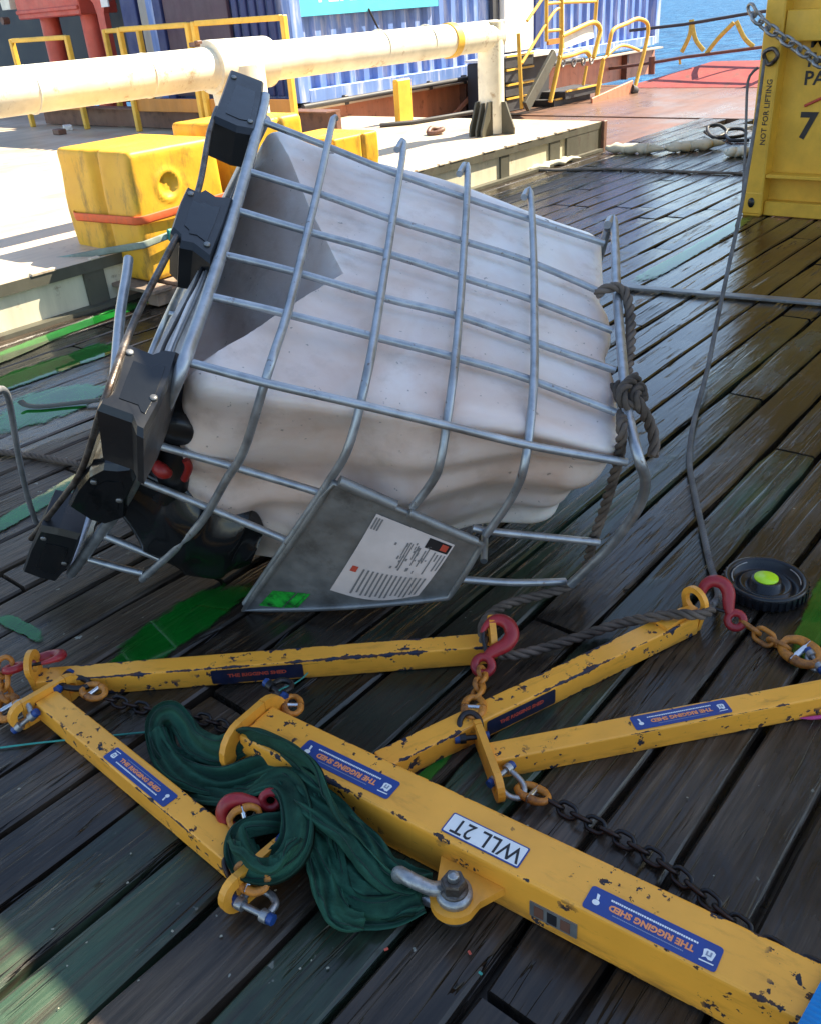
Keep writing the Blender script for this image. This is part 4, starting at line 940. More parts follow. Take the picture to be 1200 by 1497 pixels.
# outlet valve
q = onB(255, 640, -.06); n_ = pnorm(patchB, .05, .2); m = Matrix.Translation(L_(q)) @ n_.to_track_quat('Z', 'Y').to_matrix().to_4x4()
b = MB(); b.lathe([(.001, -.06), (.036, -.06), (.036, .02), (.041, .022), (.041, .045), (.034, .052), (.001, .052)], 20, m); b.build('valve_cap', MT['black'], ibc)
b = MB(); b.tube([L_(onB(258, 668, -.06)), L_(onB(248, 705, -.06)), L_(onB(235, 740, -.05))], [.034, .045, .05], 18); vb = b.build('valve_body', MT['black'], ibc)
b = MB(); b.tube(catmull([L_(onB(226, 678, .0)), L_(onB(240, 684, .01)), L_(onB(250, 690, .005))], 4), [.012, .014, .016, .017, .017, .016, .014, .012, .01], 8); b.build('handle', MT['redv'], vb)
b = MB(); b.tube(catmull([L_(onB(272, 672, .0)), L_(onB(277, 682, .004)), L_(onB(270, 700, .0))], 4), .009, 8); b.build('handle', MT['redv'], vb)
# black shroud bag hanging out of the base: one lumpy surface
def shroud(s, t_):
    ax = [(132, 706), (170, 728), (225, 770), (285, 800), (340, 815), (368, 822)]; up = [22, 40, 52, 48, 42, 20]; dn = [16, 30, 45, 55, 46, 22]
    x = s * 5; i = min(int(x), 4); f = x - i; f = f * f * (3 - 2 * f)
    cx, cy = ax[i][0] * (1 - f) + ax[i + 1][0] * f, ax[i][1] * (1 - f) + ax[i + 1][1] * f; u_, d_ = up[i] * (1 - f) + up[i + 1] * f, dn[i] * (1 - f) + dn[i + 1] * f
    a = 2 * math.pi * t_; dy = -math.cos(a); dx = .45 * -dy
    k = u_ if dy < 0 else d_; py = cy + dy * k; pxx = cx + dx * k
    depth = math.sin(a) * .075 * (.35 + .65 * math.sin(math.pi * min(max(s, .04), .96)))
    nz = mnoise.noise(V((s * 6, math.cos(a) * 1.5, math.sin(a) * 1.5))) * .022
    p = L_(onB(pxx, min(py, 852), -.055 + depth + nz)); p.z = max(p.z, .004); return p
f_, g_ = grid_tris(40, 36, shroud); b = MB(); b.add(f_, g_, True); b.build('valve_shroud', MT['gloss'], ibc)
b = MB(); f_, g_ = grid_tris(3, 3, lambda s, t_: L_(onB(316 + 26 * s - 4 * t_, 792 + 8 * s + 22 * t_, .035))); b.add(f_, g_); 

# ------------------------------------------------------------------ yellow lifting frame: five square-tube beams
def beam(a, c, half, label, mat, plates=((0, .09, .075),), z0=.0, mirror=False):
    a, c = V((a[0], a[1], z0)), V((c[0], c[1], z0)); d = c - a; L = d.length
    M_ = frame(a, d, V((0, 0, 1)).cross(d)); t = thing('lifting_beam', label, 'lifting beam', M_, 'beams of the yellow lifting frame')
    b = MB(); b.box((L / 2, 0, half), (L, 2 * half, 2 * half), None, half * .16, 3); b.build('square_tube', MT[mat], t)
    for x, hl, hh in plates:
        end_plate(t, L if x == 1 else 0.0, hl, hh, .014 if x != 1 else -.014)
    return t, M_, L
def end_plate(t, x, hl, hh, th):
    b = MB(); m = frame((x - th, 0, 0), (0, 1, 0), (0, 0, 1))       # local xy = across, up ; z = beam axis
    r = hh / 2; yb = hl - r; d0, d1 = (0, th) if th > 0 else (th, 0)
    b.prism([(-yb + .001, .002), (yb - .001, .002), (yb - .001, hh), (-yb + .001, hh)], d0, d1, m)
    for s_ in (-1, 1):
        arc = [(s_ * (yb + r * math.sin(k * math.pi / 10)), r + .001 - r * math.cos(k * math.pi / 10)) for k in range(11)]
        poly = arc + [(s_ * (yb - .0), hh * .75), (s_ * (yb - .0), hh * .25)]
        b.ring_plate(poly, (s_ * (yb + .004), r + .001), r * .42, d0, d1, m)
    return b.build('end_plate', MT['lugpaint'], t)
def sticker(t, M_, corners, z, flip, side=None, dark=False):
    """corners in photo pixels; lies on the top face (or on a side face when side is given)"""
    inv = M_.inverted()
    if side is None:
        P = [inv @ gp(x, y, z) for x, y in corners]; x0, x1 = min(p.x for p in P), max(p.x for p in P)
        w = (x1 - x0) * .97; cy_ = (max(p.y for p in P) + min(p.y for p in P)) / 2; h = max(p.y for p in P) - min(p.y for p in P); h = min(h, z * .78) * .94
        cy_ = max(-z / 2 + h / 2 + .003, min(z / 2 - h / 2 - .003, cy_)); o = V(((x0 + x1) / 2, cy_, z + .0006))
        m = frame(o, (-1, 0, 0) if flip else (1, 0, 0), (0, -1, 0) if flip else (0, 1, 0))
    else:
        x0, x1 = side; w = x1 - x0; h = z * .74; o = V(((x0 + x1) / 2, -z / 2 - .0006, z / 2)); m = frame(o, (1, 0, 0), (0, 0, 1))
    st = MB().prism(rrect(w, h, h * .13), 0, .0006, m).build('sticker', MT['stickdark' if dark else 'stick'], t)
    k = h / .055
    def put(name, mat, vs, fs, zz=.0011): MB().add([V((v.x, v.y, zz)) for v in vs], fs, False, m).build(name, MT['stickdark' if dark and mat == 'grey' else mat], st)
    vs, fs = text_verts('THE RIGGING SHED', .0185 * k, .0009 * k); xs = [v.x for v in vs]; s_ = w * .64 / (max(xs) - min(xs)); s_ = min(s_, 1.5)
    put('lettering', 'redp' if dark else 'orangep', [V((v.x * s_ + w * .0, v.y + .002 * k, 0)) for v in vs], fs)
    rr = random.Random(int(w * 1e5))
    def dashes(y, n, ww, hh_, mat, name):
        b = MB(); x = -ww / 2
        while x < ww / 2:
            q = ww / n * rr.uniform(.5, 1.0); b.add([V((x, y - hh_ / 2, .0011)), V((x + q * .8, y - hh_ / 2, .0011)), V((x + q * .8, y + hh_ / 2 * rr.uniform(.5, 1), .0011)), V((x, y + hh_ / 2, .0011))], [(0, 1, 2, 3)], False, m); x += q
        b.build(name, MT[mat], st)
    if dark: return st
    dashes(-.013 * k, 30, w * .66, .0045 * k, 'white', 'small_print'); dashes(.0165 * k, 34, w * .52, .0022 * k, 'grey', 'small_print')
    # crest at the left, little white figure mark at the right
    b = MB(); cx_ = -w * .42; q = .011 * k
    b.add([V((cx_ + x * q, y * q, .0011)) for x, y in ((-1, -.7), (-.6, -1), (.6, -1), (1, -.7), (.8, .4), (.9, .9), (.3, .55), (-.2, .9), (-.8, .8), (-.9, .2))], [tuple(range(10))], False, m)
    b.add([V((cx_ + x * q, y * q, .0011)) for x, y in ((-1.3, 1.25), (1.2, 1.35), (1.1, 1.6), (-1.2, 1.5))], [(0, 1, 2, 3)], False, m); b.build('emblem', MT['white'], st)
    b = MB(); b.add([V((cx_ + x * q * .5, y * q * .5 - q * .1, .0016)) for x, y in ((-1, -1), (-.4, -1), (-.4, .3), (.3, .3), (.3, -1), (.9, -1), (.9, .8), (-1, .8))], [(0, 1, 2, 7), (2, 3, 6, 7), (3, 4, 5, 6)], False, m); b.build('emblem', MT['grey'], st)
    b = MB(); cx_ = w * .42; c_ = [V((cx_ + .0075 * k * math.cos(a), .006 * k + .0065 * k * math.sin(a), .0011)) for a in [2 * math.pi * i / 12 for i in range(12)]]
    b.add(c_, [tuple(range(12))], False, m); b.add([V((cx_ + x * k, y * k, .0011)) for x, y in ((-.003, -.001), (.002, -.001), (.005, -.014), (-.001, -.013))], [(0, 1, 2, 3)], False, m); b.build('emblem', MT['white'], st)
    return st
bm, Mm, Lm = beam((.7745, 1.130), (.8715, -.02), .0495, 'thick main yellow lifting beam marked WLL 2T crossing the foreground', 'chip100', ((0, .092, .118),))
sticker(bm, Mm, [(433, 1100), (452, 1080), (584, 1148), (567, 1172)], .099, True)
sticker(bm, Mm, [(848, 1321), (865, 1294), (1060, 1396), (1045, 1427)], .099, True)
inv = Mm.inverted(); P = [inv @ gp(x, y, .099) for x, y in ((650, 1215), (663, 1188), (772, 1243), (757, 1272))]
x0, x1 = min(p.x for p in P), max(p.x for p in P); yc = sum(p.y for p in P) / 4; hh = .044
m = frame(((x0 + x1) / 2, yc, .0996), (-1, 0, 0), (0, -1, 0))
pl = MB().prism(rrect((x1 - x0) * .98, hh, .003), 0, .0008, m).build('rating_plate', MT['stick'], bm)
MB().prism(rrect((x1 - x0) * .98 - .005, hh - .005, .002), .0009, .0013, m).build('plate_face', MT['white'], pl)
for s_, w0, cx_, mt in (('WLL', .52, -.20, 'blackp'), ('2T', .26, .27, 'blackp')):
    vs, fs = text_verts(s_, .044, .0004); xs = [v.x for v in vs]; k = w0 * (x1 - x0) / (max(xs) - min(xs))
    MB().add([V((v.x * k + cx_ * (x1 - x0), v.y * 1.0, .0017)) for v in vs], fs, False, m).build('lettering', MT[mt], pl)
# identification plate on the near side, and the side lug with its big shackle
xa, xb = (inv @ gp(762, 1340, .05)).x, (inv @ gp(836, 1370, .05)).x
MB().box(((xa + xb) / 2, -.0505, .040), (xb - xa, .002, .034)).build('id_plate', MT['pan'], bm)
idp = [q for q in bm.children if q.name.startswith('id_plate')][0]
for k in range(3): MB().box((xa + (xb - xa) * (.2 + .28 * k), -.0520, .040), ((xb - xa) * .2, .001, .024)).build('stamp_mark', MT['blackp' if k % 2 else 'browns'], idp)
lc = inv @ gp(664, 1312, .052); l0, l1 = (inv @ gp(645, 1256, .055)).x, (inv @ gp(730, 1304, .055)).x
m = Matrix.Translation((0, 0, .046)); rl = .040
arc = [(lc.x + rl * math.cos(a), lc.y + rl * math.sin(a)) for a in [math.radians(200 + 140 * k / 12) for k in range(13)]]
lug = MB().ring_plate([(l0 - .004, -.05), (lc.x - rl * .98, lc.y + .01)] + arc + [(lc.x + rl * 1.0, lc.y + .012), (l1 + .004, -.05), (lc.x, -.05)], (lc.x, lc.y), .016, -.008, .008, m).build('side_lug', MT['lugpaint'], bm)
def mw(p): return Mm @ V(p)
z0 = .062; ap = gp(584, 1272, .075)
t = thing('anchor_shackle', 'big galvanised shackle with a greasy nut, bolted to the side lug of the main beam', 'shackle', mw((lc.x, lc.y, z0)))
o = mw((lc.x, lc.y, z0)); d = ap - o; d.z = .012; side = V((0, 0, 1)).cross(d).normalized() 
b = MB(); b.lathe([(.016, -.012), (.028, -.012), (.030, -.004), (.029, .006), (.016, .008)], 22); 
up_ = [d.normalized() * .020, d * .35 + side * .012 + V((0, 0, .006)), d * .68 + side * .016 + V((0, 0, .012)), d * .93 + side * .008 + V((0, 0, .004)), d * 1.03 - V((0, 0, .014)), d * .98 - side * .004 - V((0, 0, .032)), d * .6 - V((0, 0, .044)), d.normalized() * .02 - V((0, 0, .036))]
b.tube(catmull(up_, 6), .0122, 14); b.lathe([(.015, -.046), (.028, -.046), (.028, -.026), (.015, -.026)], 20); b.build('bow', MT['shack'], t)
b = MB(); b.lathe([(.001, .008), (.023, .008), (.023, .012), (.001, .012)], 18); b.build('washer', MT['bolt'], t)
b = MB(); b.lathe([(.001, .0125), (.0195, .0125), (.0205, .016), (.0205, .030), (.0185, .034), (.001, .034)], 6, smooth=False); b.build('nut', MT['bolt'], t)
b = MB(); b.lathe([(.001, .034), (.0095, .034), (.0095, .043), (.008, .045), (.001, .045)], 14); b.lathe([(.001, -.05), (.014, -.05), (.014, -.012), (.001, -.012)], 12); b.build('bolt', MT['shack'], t)

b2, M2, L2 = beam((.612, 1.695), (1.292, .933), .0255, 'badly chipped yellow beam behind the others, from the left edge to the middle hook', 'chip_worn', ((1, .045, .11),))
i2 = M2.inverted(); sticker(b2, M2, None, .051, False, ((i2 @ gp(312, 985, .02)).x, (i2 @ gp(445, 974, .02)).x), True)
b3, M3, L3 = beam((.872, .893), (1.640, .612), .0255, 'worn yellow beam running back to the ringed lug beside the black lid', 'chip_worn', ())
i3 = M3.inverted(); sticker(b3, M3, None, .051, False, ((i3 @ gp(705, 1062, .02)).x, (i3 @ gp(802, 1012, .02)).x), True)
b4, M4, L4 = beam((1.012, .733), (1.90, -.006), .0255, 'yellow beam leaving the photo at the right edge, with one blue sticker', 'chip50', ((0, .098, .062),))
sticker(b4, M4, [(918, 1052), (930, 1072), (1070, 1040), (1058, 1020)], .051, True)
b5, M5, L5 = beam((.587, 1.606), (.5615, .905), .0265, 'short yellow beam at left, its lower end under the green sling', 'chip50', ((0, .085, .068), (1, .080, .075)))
sticker(b5, M5, [(153, 1110), (170, 1092), (257, 1160), (240, 1183)], .053, False)
def lug_ring(t, x, hc, r, hole):
    b = MB(); m = frame((x, 0, 0), (0, 1, 0), (0, 0, 1))
    arc = [(r * math.sin(a), hc - r * math.cos(a)) for a in [math.radians(60 + 240 * k / 20) for k in range(21)]]
    b.ring_plate([(.020, .002)] + arc + [(-.020, .002)], (0, hc), hole, -.006, .006, m); return b.build('lug_ring', MT['lugpaint'], t)
lug_ring(b3, L3 + .008, .075, .036, .022); lug_ring(b2, .004, .080, .034, .018)
# neck plates
MB().prism([(L3 - .10, -.024), (L3 + .01, -.008), (L3 + .01, .008), (L3 - .10, .024)], .0515, .060).build('neck_plate', MT['lugpaint'], b3)

# ------------------------------------------------------------------ hooks, couplings, shackles, chains
def hk(eye, bowl, z1, z2, side, label, sc=None):
    e, w = gp(*eye, z1), gp(*bowl, z2); d = e - w; L = d.length; sc = sc or L / .095
    n = V(side) + (w - CAM).normalized() * 1.6; n = (n - d.normalized() * n.dot(d.normalized())).normalized()
    return hook(e - d.normalized() * .042 * sc, d, n, sc, label)
hk((706, 973), (724, 928), .045, .085, (.2, .0, -.1), 'red hook at the end of the worn beam, rope and beam lug caught in it', .98)
hk((1075, 907), (1041, 866), .030, .080, (.1, .2, -.2), 'red hook through the ringed lug, beside the black lid', .92)
hk((20, 977), (62, 966), .075, .075, (-1.2, .2, 3.0), 'red hook lying edge-on at the left edge on top of the beam end', .9)
hk((396, 1170), (358, 1186), .075, .062, (.5, .9, .2), 'red hook half hidden inside the folds of the green sling', .8)
def cp(px, py, z, d_to, label, sc=1.0, nrm=(0, 0, 1), zd=None):
    c = gp(px, py, z); e = gp(*d_to, z if zd is None else zd); return coupling(c, e - c, nrm, sc, label)
cp(692, 1034, .052, (690, 1060), 'orange coupling link hanging below the middle red hook', .95, (-.6, -.4, .6))
cp(778, 1160, .02, (800, 1170), 'orange coupling link at the start of the long black chain', .95, (.2, .2, 1))
cp(1170, 953, .022, (1190, 965), 'orange coupling link at the right edge below the green puddle', 1.35, (-.4, -.5, .7))
cp(137, 1011, .045, (158, 1022), 'orange coupling link lying against the chipped beam at left', .95)
cp(428, 1031, .07, (428, 1050), 'orange coupling link hanging at the end plate of the main beam', .85, (-.5, -.6, .3))
cp(358, 1196, .070, (375, 1190), 'orange coupling link on the hook inside the green sling', .85, (-.5, -.5, .6))
cp(368, 1283, .06, (352, 1276), 'orange coupling link under the sling at the lower end of the short beam', 1.0, (-.5, -.4, .8))
cp(10, 1035, .03, (4, 1010), 'orange coupling link at the left edge below the edge-on red hook', 1.15, (-.4, -.5, .7))
def sh(a, za, c, zc, ap, zap, r, label, mat='shack'): shackle(gp(*a, za), gp(*c, zc), gp(*ap, zap), r, label, mat)
sh((676, 1080), .035, (703, 1077), .035, (688, 1043), .06, .0062, 'grey shackle with blue pin ends between coupling link and beam end plate', 'darksteel')
sh((722, 1141), .04, (742, 1124), .04, (765, 1160), .02, .0058, 'grey blue-pinned shackle joining end plate and black chain')
sh((47, 1047), .04, (28, 1062), .02, (12, 1058), .02, .0062, 'grey shackle with blue pin at the lower side of the left end plate')
sh((88, 1003), .052, (98, 990), .05, (122, 1008), .045, .0070, 'dark shackle with a blue pin head at the upper side of the left end plate', 'darksteel')
sh((396, 1003), .09, (410, 1014), .085, (424, 1022), .08, .0065, 'dark shackle with blue pin heads on the end plate of the main beam', 'darksteel')
sh((352, 1322), .03, (388, 1340), .03, (400, 1315), .03, .0065, 'shackle with blue pin ends on the end plate below the green sling')
sh((418, 1232), .07, (428, 1240), .06, (412, 1240), .05, .0065, 'dark shackle with blue pin seen inside the green sling loop', 'darksteel')
sh((1186, 957), .025, (1198, 975), .02, (1183, 970), .012, .006, 'galvanised shackle cut by the right edge of the photo')
def gpl(l): return [gp(x, y, z) for x, y, z in l]
chain('dark_chain', gpl([(800, 1168, .014), (830, 1186, .012), (900, 1222, .012), (970, 1263, .012), (1030, 1312, .012), (1090, 1360, .012), (1150, 1398, .013), (1210, 1425, .02)]),   .037, .0040, .0120, 'darksteel', 'long oily black chain running beside the main beam to the right edge')
chain('dark_chain', gpl([(150, 1020, .03), (200, 1033, .012), (250, 1043, .012), (300, 1052, .012), (345, 1070, .02)]), .034, .0037, .0112, 'darksteel', 'short black chain from the left coupling link to behind the sling')
chain('orange_chain', gpl([(706, 980, .04), (700, 1003, .05), (693, 1026, .055)]), .036, .0052, .0125, 'orange', 'short orange chain between the middle red hook and its coupling link')
chain('orange_chain', gpl([(1086, 910, .022), (1112, 928, .014), (1135, 942, .014), (1158, 950, .02)]), .050, .0054, .0150, 'orange', 'orange chain between the right red hook and the right coupling link')
chain('orange_chain', gpl([(8, 965, .09), (6, 990, .06), (8, 1015, .04), (16, 1030, .03)]), .044, .0058, .0150, 'orange', 'orange chain links at the left edge under the edge-on hook')
chain('dark_chain', gpl([(334, 1262, .05), (338, 1276, .035), (352, 1288, .05)]), .038, .005, .0135, 'darksteel', 'few dark links at the lower end of the short yellow beam')
chain('galvanised_chain', [onX(px, py, 5.70) for px, py in ((1096, 8), (1108, 28), (1140, 52), (1170, 72), (1200, 92), (1240, 108))], .075, .009, .026, 'chaing', 'galvanised chain hanging across the top of the yellow container')
# lashing line from the container to the hook
P = [onX(1117, 88, 5.72)] + [gp(*q) for q in ((1108, 155, .70), (1094, 240, .55), (1082, 310, .40), (1066, 385, .25), (1050, 460, .14), (1034, 540, .06), (1018, 600, .025), (1010, 640, .014), (1008, 682, .014), (1016, 725, .014), (1028, 780, .014), (1038, 825, .016), (1046, 850, .03), (1050, 872, .05), (1040, 885, .06))]
rope('lashing_rope', P, .0092, 'dark grey braided line from the yellow container down to the right red hook', 'ropeb', .05, 10, 4)
P = [onX(1108, 98, 5.72), onX(1096, 110, 5.70), onX(1092, 130, 5.68), onX(1090, 190, 5.62), onX(1088, 240, 5.5), onX(1084, 300, 5.2), onX(1076, 330, 4.9)]
tag(MB().tube(resample(catmull(P, 8), .03), .008, 7).build('thin_line', MT['ropeb']), 'thin dark line hanging in front of the container corner post', 'line')
# three-strand ropes
P = [onA(872, 436, .02), onA(890, 440, .04), onA(910, 452, .045), onA(920, 490, .03), onA(922, 530, .02), gp(916, 560, .44), gp(912, 590, .40)]
P = [onA(868, 436, .012), onA(884, 437, .035), onA(903, 446, .04), onA(916, 472, .02), onA(921, 505, .0), onA(919, 540, -.01), onA(915, 570, -.012), onA(908, 588, .0), onA(901, 580, .01), onA(897, 566, .01)]
rope('tied_rope', P, .0135, 'dark brown three-strand rope looped over the top end of the cage')
Q = onA(911, 603, .0)
P = [at_depth(x, y, Q + (CAM - Q).normalized() * dd) for x, y, dd in ((930, 552, -.03), (918, 560, .01), (908, 574, .035), (914, 592, .035), (930, 590, .0), (940, 578, -.03), (934, 566, -.02), (928, 580, .03), (938, 598, .02), (950, 622, -.02), (956, 645, -.03), (954, 668, -.03))]
rope('rope_tail', P, .0135, 'loose knotted tail of brown rope hanging beside the cage end')
P = [onA(912, 596, -.015), onB(912, 640, -.03), onB(908, 680, -.03), onB(898, 718, -.03), onB(882, 766, -.03), onB(868, 800, -.02)] + [gp(*q) for q in ((852, 838, .05), (828, 858, .035), (790, 870, .03), (750, 880, .03), (722, 894, .04), (707, 912, .05), (706, 932, .05), (712, 950, .04), (735, 957, .025), (758, 957, .02), (800, 946, .018), (850, 930, .018), (905, 912, .03), (950, 903, .065), (990, 898, .075), (1025, 899, .07), (1040, 890, .06))]
rope('working_rope', P, .0125, 'long brown three-strand rope from the cage end round the middle hook to the right hook')
rope('striped_rope', [gp(*q) for q in ((-40, 655, .012), (15, 662, .012), (60, 668, .012), (120, 680, .012), (190, 700, .012))], .0115, 'grey three-strand rope on the planks behind the tote feet')
b = MB(); b.tube(resample(catmull([gp(-20, 1096, .006), gp(60, 1086, .006), gp(150, 1077, .006), gp(240, 1070, .006), gp(330, 1078, .006)], 8), .01), .0022, 6); tag(b.build('twine', MT['string']), 'turquoise twine on the planks under the short beam', 'twine')
b = MB(); b.tube(resample(catmull([gp(450, 984, .03), gp(442, 992, .05), gp(430, 1000, .075), gp(415, 1006, .09), gp(408, 1010, .10)], 8), .006), .0018, 6); tag(b.build('twine', MT['string']), 'short turquoise twine tied to the end plate of the main beam', 'twine')

# ------------------------------------------------------------------ green round sling
sl = MB(); st_ = MB()
def band(pts, w, th, roll0=0.0, roll1=0.0, seed=0, ridge=.0):
    P = resample(catmull([gp(x, y, z) for x, y, z in pts], 12), .005); fr = frames(P); n = 48; vs = []; fs = []; s1 = []; s2 = []
    for i, (p, (t_, u, wv)) in enumerate(zip(P, fr)):
        f = i / max(1, len(P) - 1); r = math.radians(roll0 + (roll1 - roll0) * f + 38 * mnoise.noise(V((f * 5, seed, 0))))
        U_, W_ = u * math.cos(r) + wv * math.sin(r), wv * math.cos(r) - u * math.sin(r)
        ww = 1.12 * w * (1 + .18 * mnoise.noise(V((f * 5, seed + 9, 2)))) * (.72 + .28 * min(1, 6 * f, 6 * (1 - f)))
        for k in range(n):
            a = 2 * math.pi * k / n; x = math.cos(a); y = math.sin(a)
            sx = math.copysign(abs(x) ** .8, x); prof = 1 + .0 * x
            fold = .7 * math.sin(x * 1.6 + seed + f * 4) - 2.3 * abs(mnoise.noise(V((x * 1.7 + .5 * math.sin(f * 7 + seed), f * 3.2, seed * 1.7)))) + .6 * mnoise.noise(V((x * 1.6, f * 9, seed * 3.1)))
            q = p + W_ * sx * ww / 2 + U_ * (y * th / 2 + fold * th * .95 * (1 if y > 0 else .4)); q.z = max(q.z, .003); vs.append(q)
        s1.append(vs[-n + 7] + U_ * .0008); s2.append(vs[-n + 17] + U_ * .0008)
    L = len(P)
    for i in range(L - 1):
        for k in range(n): k2 = (k + 1) % n; fs.append((i * n + k, i * n + k2, (i + 1) * n + k2, (i + 1) * n + k))
    fs += [tuple(range(n - 1, -1, -1)), tuple((L - 1) * n + k for k in range(n))]
    sl.add(vs, fs, True)
    for s_ in (s1, s2): st_.tube(s_, .0011, 5)
band([(300, 1110, .02), (250, 1105, .025), (234, 1074, .04), (236, 1052, .06), (252, 1046, .07), (268, 1062, .06), (285, 1085, .05), (320, 1098, .06), (352, 1085, .08), (375, 1078, .115), (400, 1088, .125), (430, 1108, .13), (456, 1135, .115), (475, 1170, .10), (500, 1215, .08), (535, 1262, .06), (570, 1290, .05), (625, 1300, .05)], .052, .012, -25, 10, 1)
band([(228, 1068, .045), (238, 1098, .03), (265, 1126, .03), (320, 1140, .035), (370, 1122, .06), (410, 1112, .09), (442, 1130, .10), (458, 1170, .085), (470, 1220, .06), (480, 1270, .05), (490, 1312, .04), (520, 1335, .03), (570, 1335, .03), (615, 1315, .04)], .056, .013, 0, 20, 2)
band([(240, 1118, .02), (290, 1152, .025), (345, 1160, .05), (378, 1145, .085), (405, 1140, .10), (425, 1160, .105), (432, 1200, .10), (425, 1238, .085), (400, 1262, .075), (368, 1262, .075), (350, 1240, .07), (352, 1215, .07), (380, 1206, .07), (420, 1200, .06)], .052, .012, 5, 30, 4)
band([(420, 1130, .10), (448, 1160, .11), (490, 1195, .10), (530, 1235, .075), (560, 1272, .06), (600, 1292, .05), (635, 1292, .045)], .056, .013, 35, 5, 5)
band([(455, 1195, .07), (480, 1245, .05), (515, 1290, .04), (560, 1314, .035), (620, 1310, .04)], .056, .013, -10, 10, 6)
band([(455, 1165, .095), (462, 1205, .08), (468, 1250, .06), (480, 1300, .05), (500, 1338, .04), (535, 1345, .025)], .046, .012, 25, -20, 10)
band([(355, 1225, .055), (362, 1250, .085), (385, 1268, .085), (412, 1258, .09), (432, 1228, .095)], .055, .012, -30, -50, 11)
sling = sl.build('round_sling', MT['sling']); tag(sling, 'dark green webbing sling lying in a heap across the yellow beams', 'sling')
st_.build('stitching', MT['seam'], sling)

# ------------------------------------------------------------------ lid, blocks, small things
c = gp(1117, 863, 0); k = .098
t = thing('drum_lid', 'round black screw lid with a bright lime centre, lying beside the red hook', 'lid', c + V((0, 0, .002)))
MB().lathe([(.001, .0), (k * .94, 0), (k * .98, .006), (k * .985, .030), (k * .96, .036), (k * .90, .036), (k * .84, .030), (k * .80, .012), (k * .66, .010), (k * .62, .020), (k * .56, .021), (k * .52, .010), (k * .40, .012), (k * .37, .030), (k * .30, .033), (.001, .033)], 48).build('shell', MT['lidblack'], t)
b = MB()
for q in range(36): a = 2 * math.pi * q / 36; b.box((k * .985, 0, .017), (.006, .008, .024), Matrix.Rotation(a, 4, 'Z'))
b.build('grip_rib', MT['lidblack'], t)
MB().lathe([(.001, .0335), (k * .29, .0335), (k * .285, .0365), (.001, .0365)], 32).build('centre_disc', MT['lime'], t)
MB().tube([V((k * .80 * math.cos(a), k * .80 * math.sin(a), .0315)) for a in [math.radians(55 + 75 * i / 14) for i in range(15)]], .0018, 6).build('pale_rim_arc', MT['shack'], t)  # pale metal arcs along part of the inner rim
MB().tube([V((k * .80 * math.cos(a), k * .80 * math.sin(a), .0315)) for a in [math.radians(-75 + 50 * i / 14) for i in range(15)]], .0018, 6).build('pale_rim_arc', MT['shack'], t)

# yellow ballast blocks on a pallet
def block(x0, x1, y0, y1, z0, z1, label, grp='yellow plastic blocks on the pallet', recess=True):
    t = thing('yellow_block', label, 'plastic block', V(((x0 + x1) / 2, (y0 + y1) / 2, z0)), grp); sx, sy, sz = x1 - x0, y1 - y0, z1 - z0
    N_ = 22; key = {}; vs = []; fs = []
    def pt(p):
        r = .09; q = V([max(-(1 - r), min(1 - r, c)) for c in p]); d = p - q; e = q + d.normalized() * r if d.length > 1e-9 else p
        x, y, z = e.x * sx / 2, e.y * sy / 2, e.z * sz / 2
        # grooves moulded into the end face and across the top
        g = math.exp(-((e.y + .04) / .10) ** 2) * 1.5; 
        if e.x < -.5: x += g * .030
        if e.z > .5: z -= g * .022 * max(0, 1 - abs(e.x))
        g2 = math.exp(-((e.x - .30) / .06) ** 2) if not recess else 0
        if e.y < -.5: y += g2 * .02
        if recess and e.y < -.5:
            for cz in (.42, -.55):
                d_ = math.hypot((e.x + .25) * sx / 2, (e.z - cz) * sz / 2)
                y += .014 * smooth((.062 - d_) / .018) - .008 * math.exp(-((d_ - .068) / .012) ** 2)
        y *= 1 - .05 * (e.z < 0) * abs(e.z) ; x *= 1 - .04 * abs(e.z)
        x += .006 * mnoise.noise(V((x * 7, y * 7, z * 7))); y += .006 * mnoise.noise(V((x * 7 + 4, y * 7, z * 7)))
        return V((x, y, z + sz / 2))
    N_ = 40
    for ax in range(3):
        for s_ in (-1, 1):
            for i in range(N_):
                for j in range(N_):
                    ids = []
                    for di, dj in ((0, 0), (1, 0), (1, 1), (0, 1)):
                        p = [0, 0, 0]; p[ax] = s_; p[(ax + 1) % 3] = -1 + 2 * (i + di) / N_; p[(ax + 2) % 3] = -1 + 2 * (j + dj) / N_
                        k_ = tuple(round(c_ * 1000) for c_ in p)
                        if k_ not in key: key[k_] = len(vs); vs.append(pt(V(p)))
                        ids.append(key[k_])
                    fs.append(tuple(ids))
    MB().add(vs, fs, True).build('moulded_body', MT['block'], t); return t
bx, by = 2.70, 4.07
bl = block(bx, bx + .58, by, by + .66, .105, .755, 'left yellow plastic block with round recesses and an orange strap, nearest the side deck edge')
block(bx + .66, bx + 1.2, by - .04, by + .5, .105, .80, 'middle yellow plastic block behind the tote frame, partly hidden', recess=False)
block(bx + 1.75, bx + 2.2, by + .28, by + .8,    .25, .57, 'far yellow plastic block seen above the tote cage by the pipe post', recess=False)
def strap(name, P, w, label, mat, cat='strap'):
    b = MB(); b.tube(resample(catmull(P, 4) if False else [V(p) for p in P], .03), w, 8, flat=(.12, 1), ref=(0, 0, 1)); return tag(b.build(name, MT[mat]), label, cat)
z_ = .43; e = .014
strap('ratchet_strap', [(bx + 1.2, by - .045 - e, z_ + .05), (bx + .02, by - e, z_), (bx - e, by + .02, z_), (bx - e, by + .58, z_ - .02), (bx + .03, by + .615, z_)], .022, 'orange lashing strap round the yellow blocks', 'strapo')
sp0 = onY(-10, 390, 4.06); sp1 = onY(235, 350, 4.045); sp2 = onY(300, 335, 4.03); 
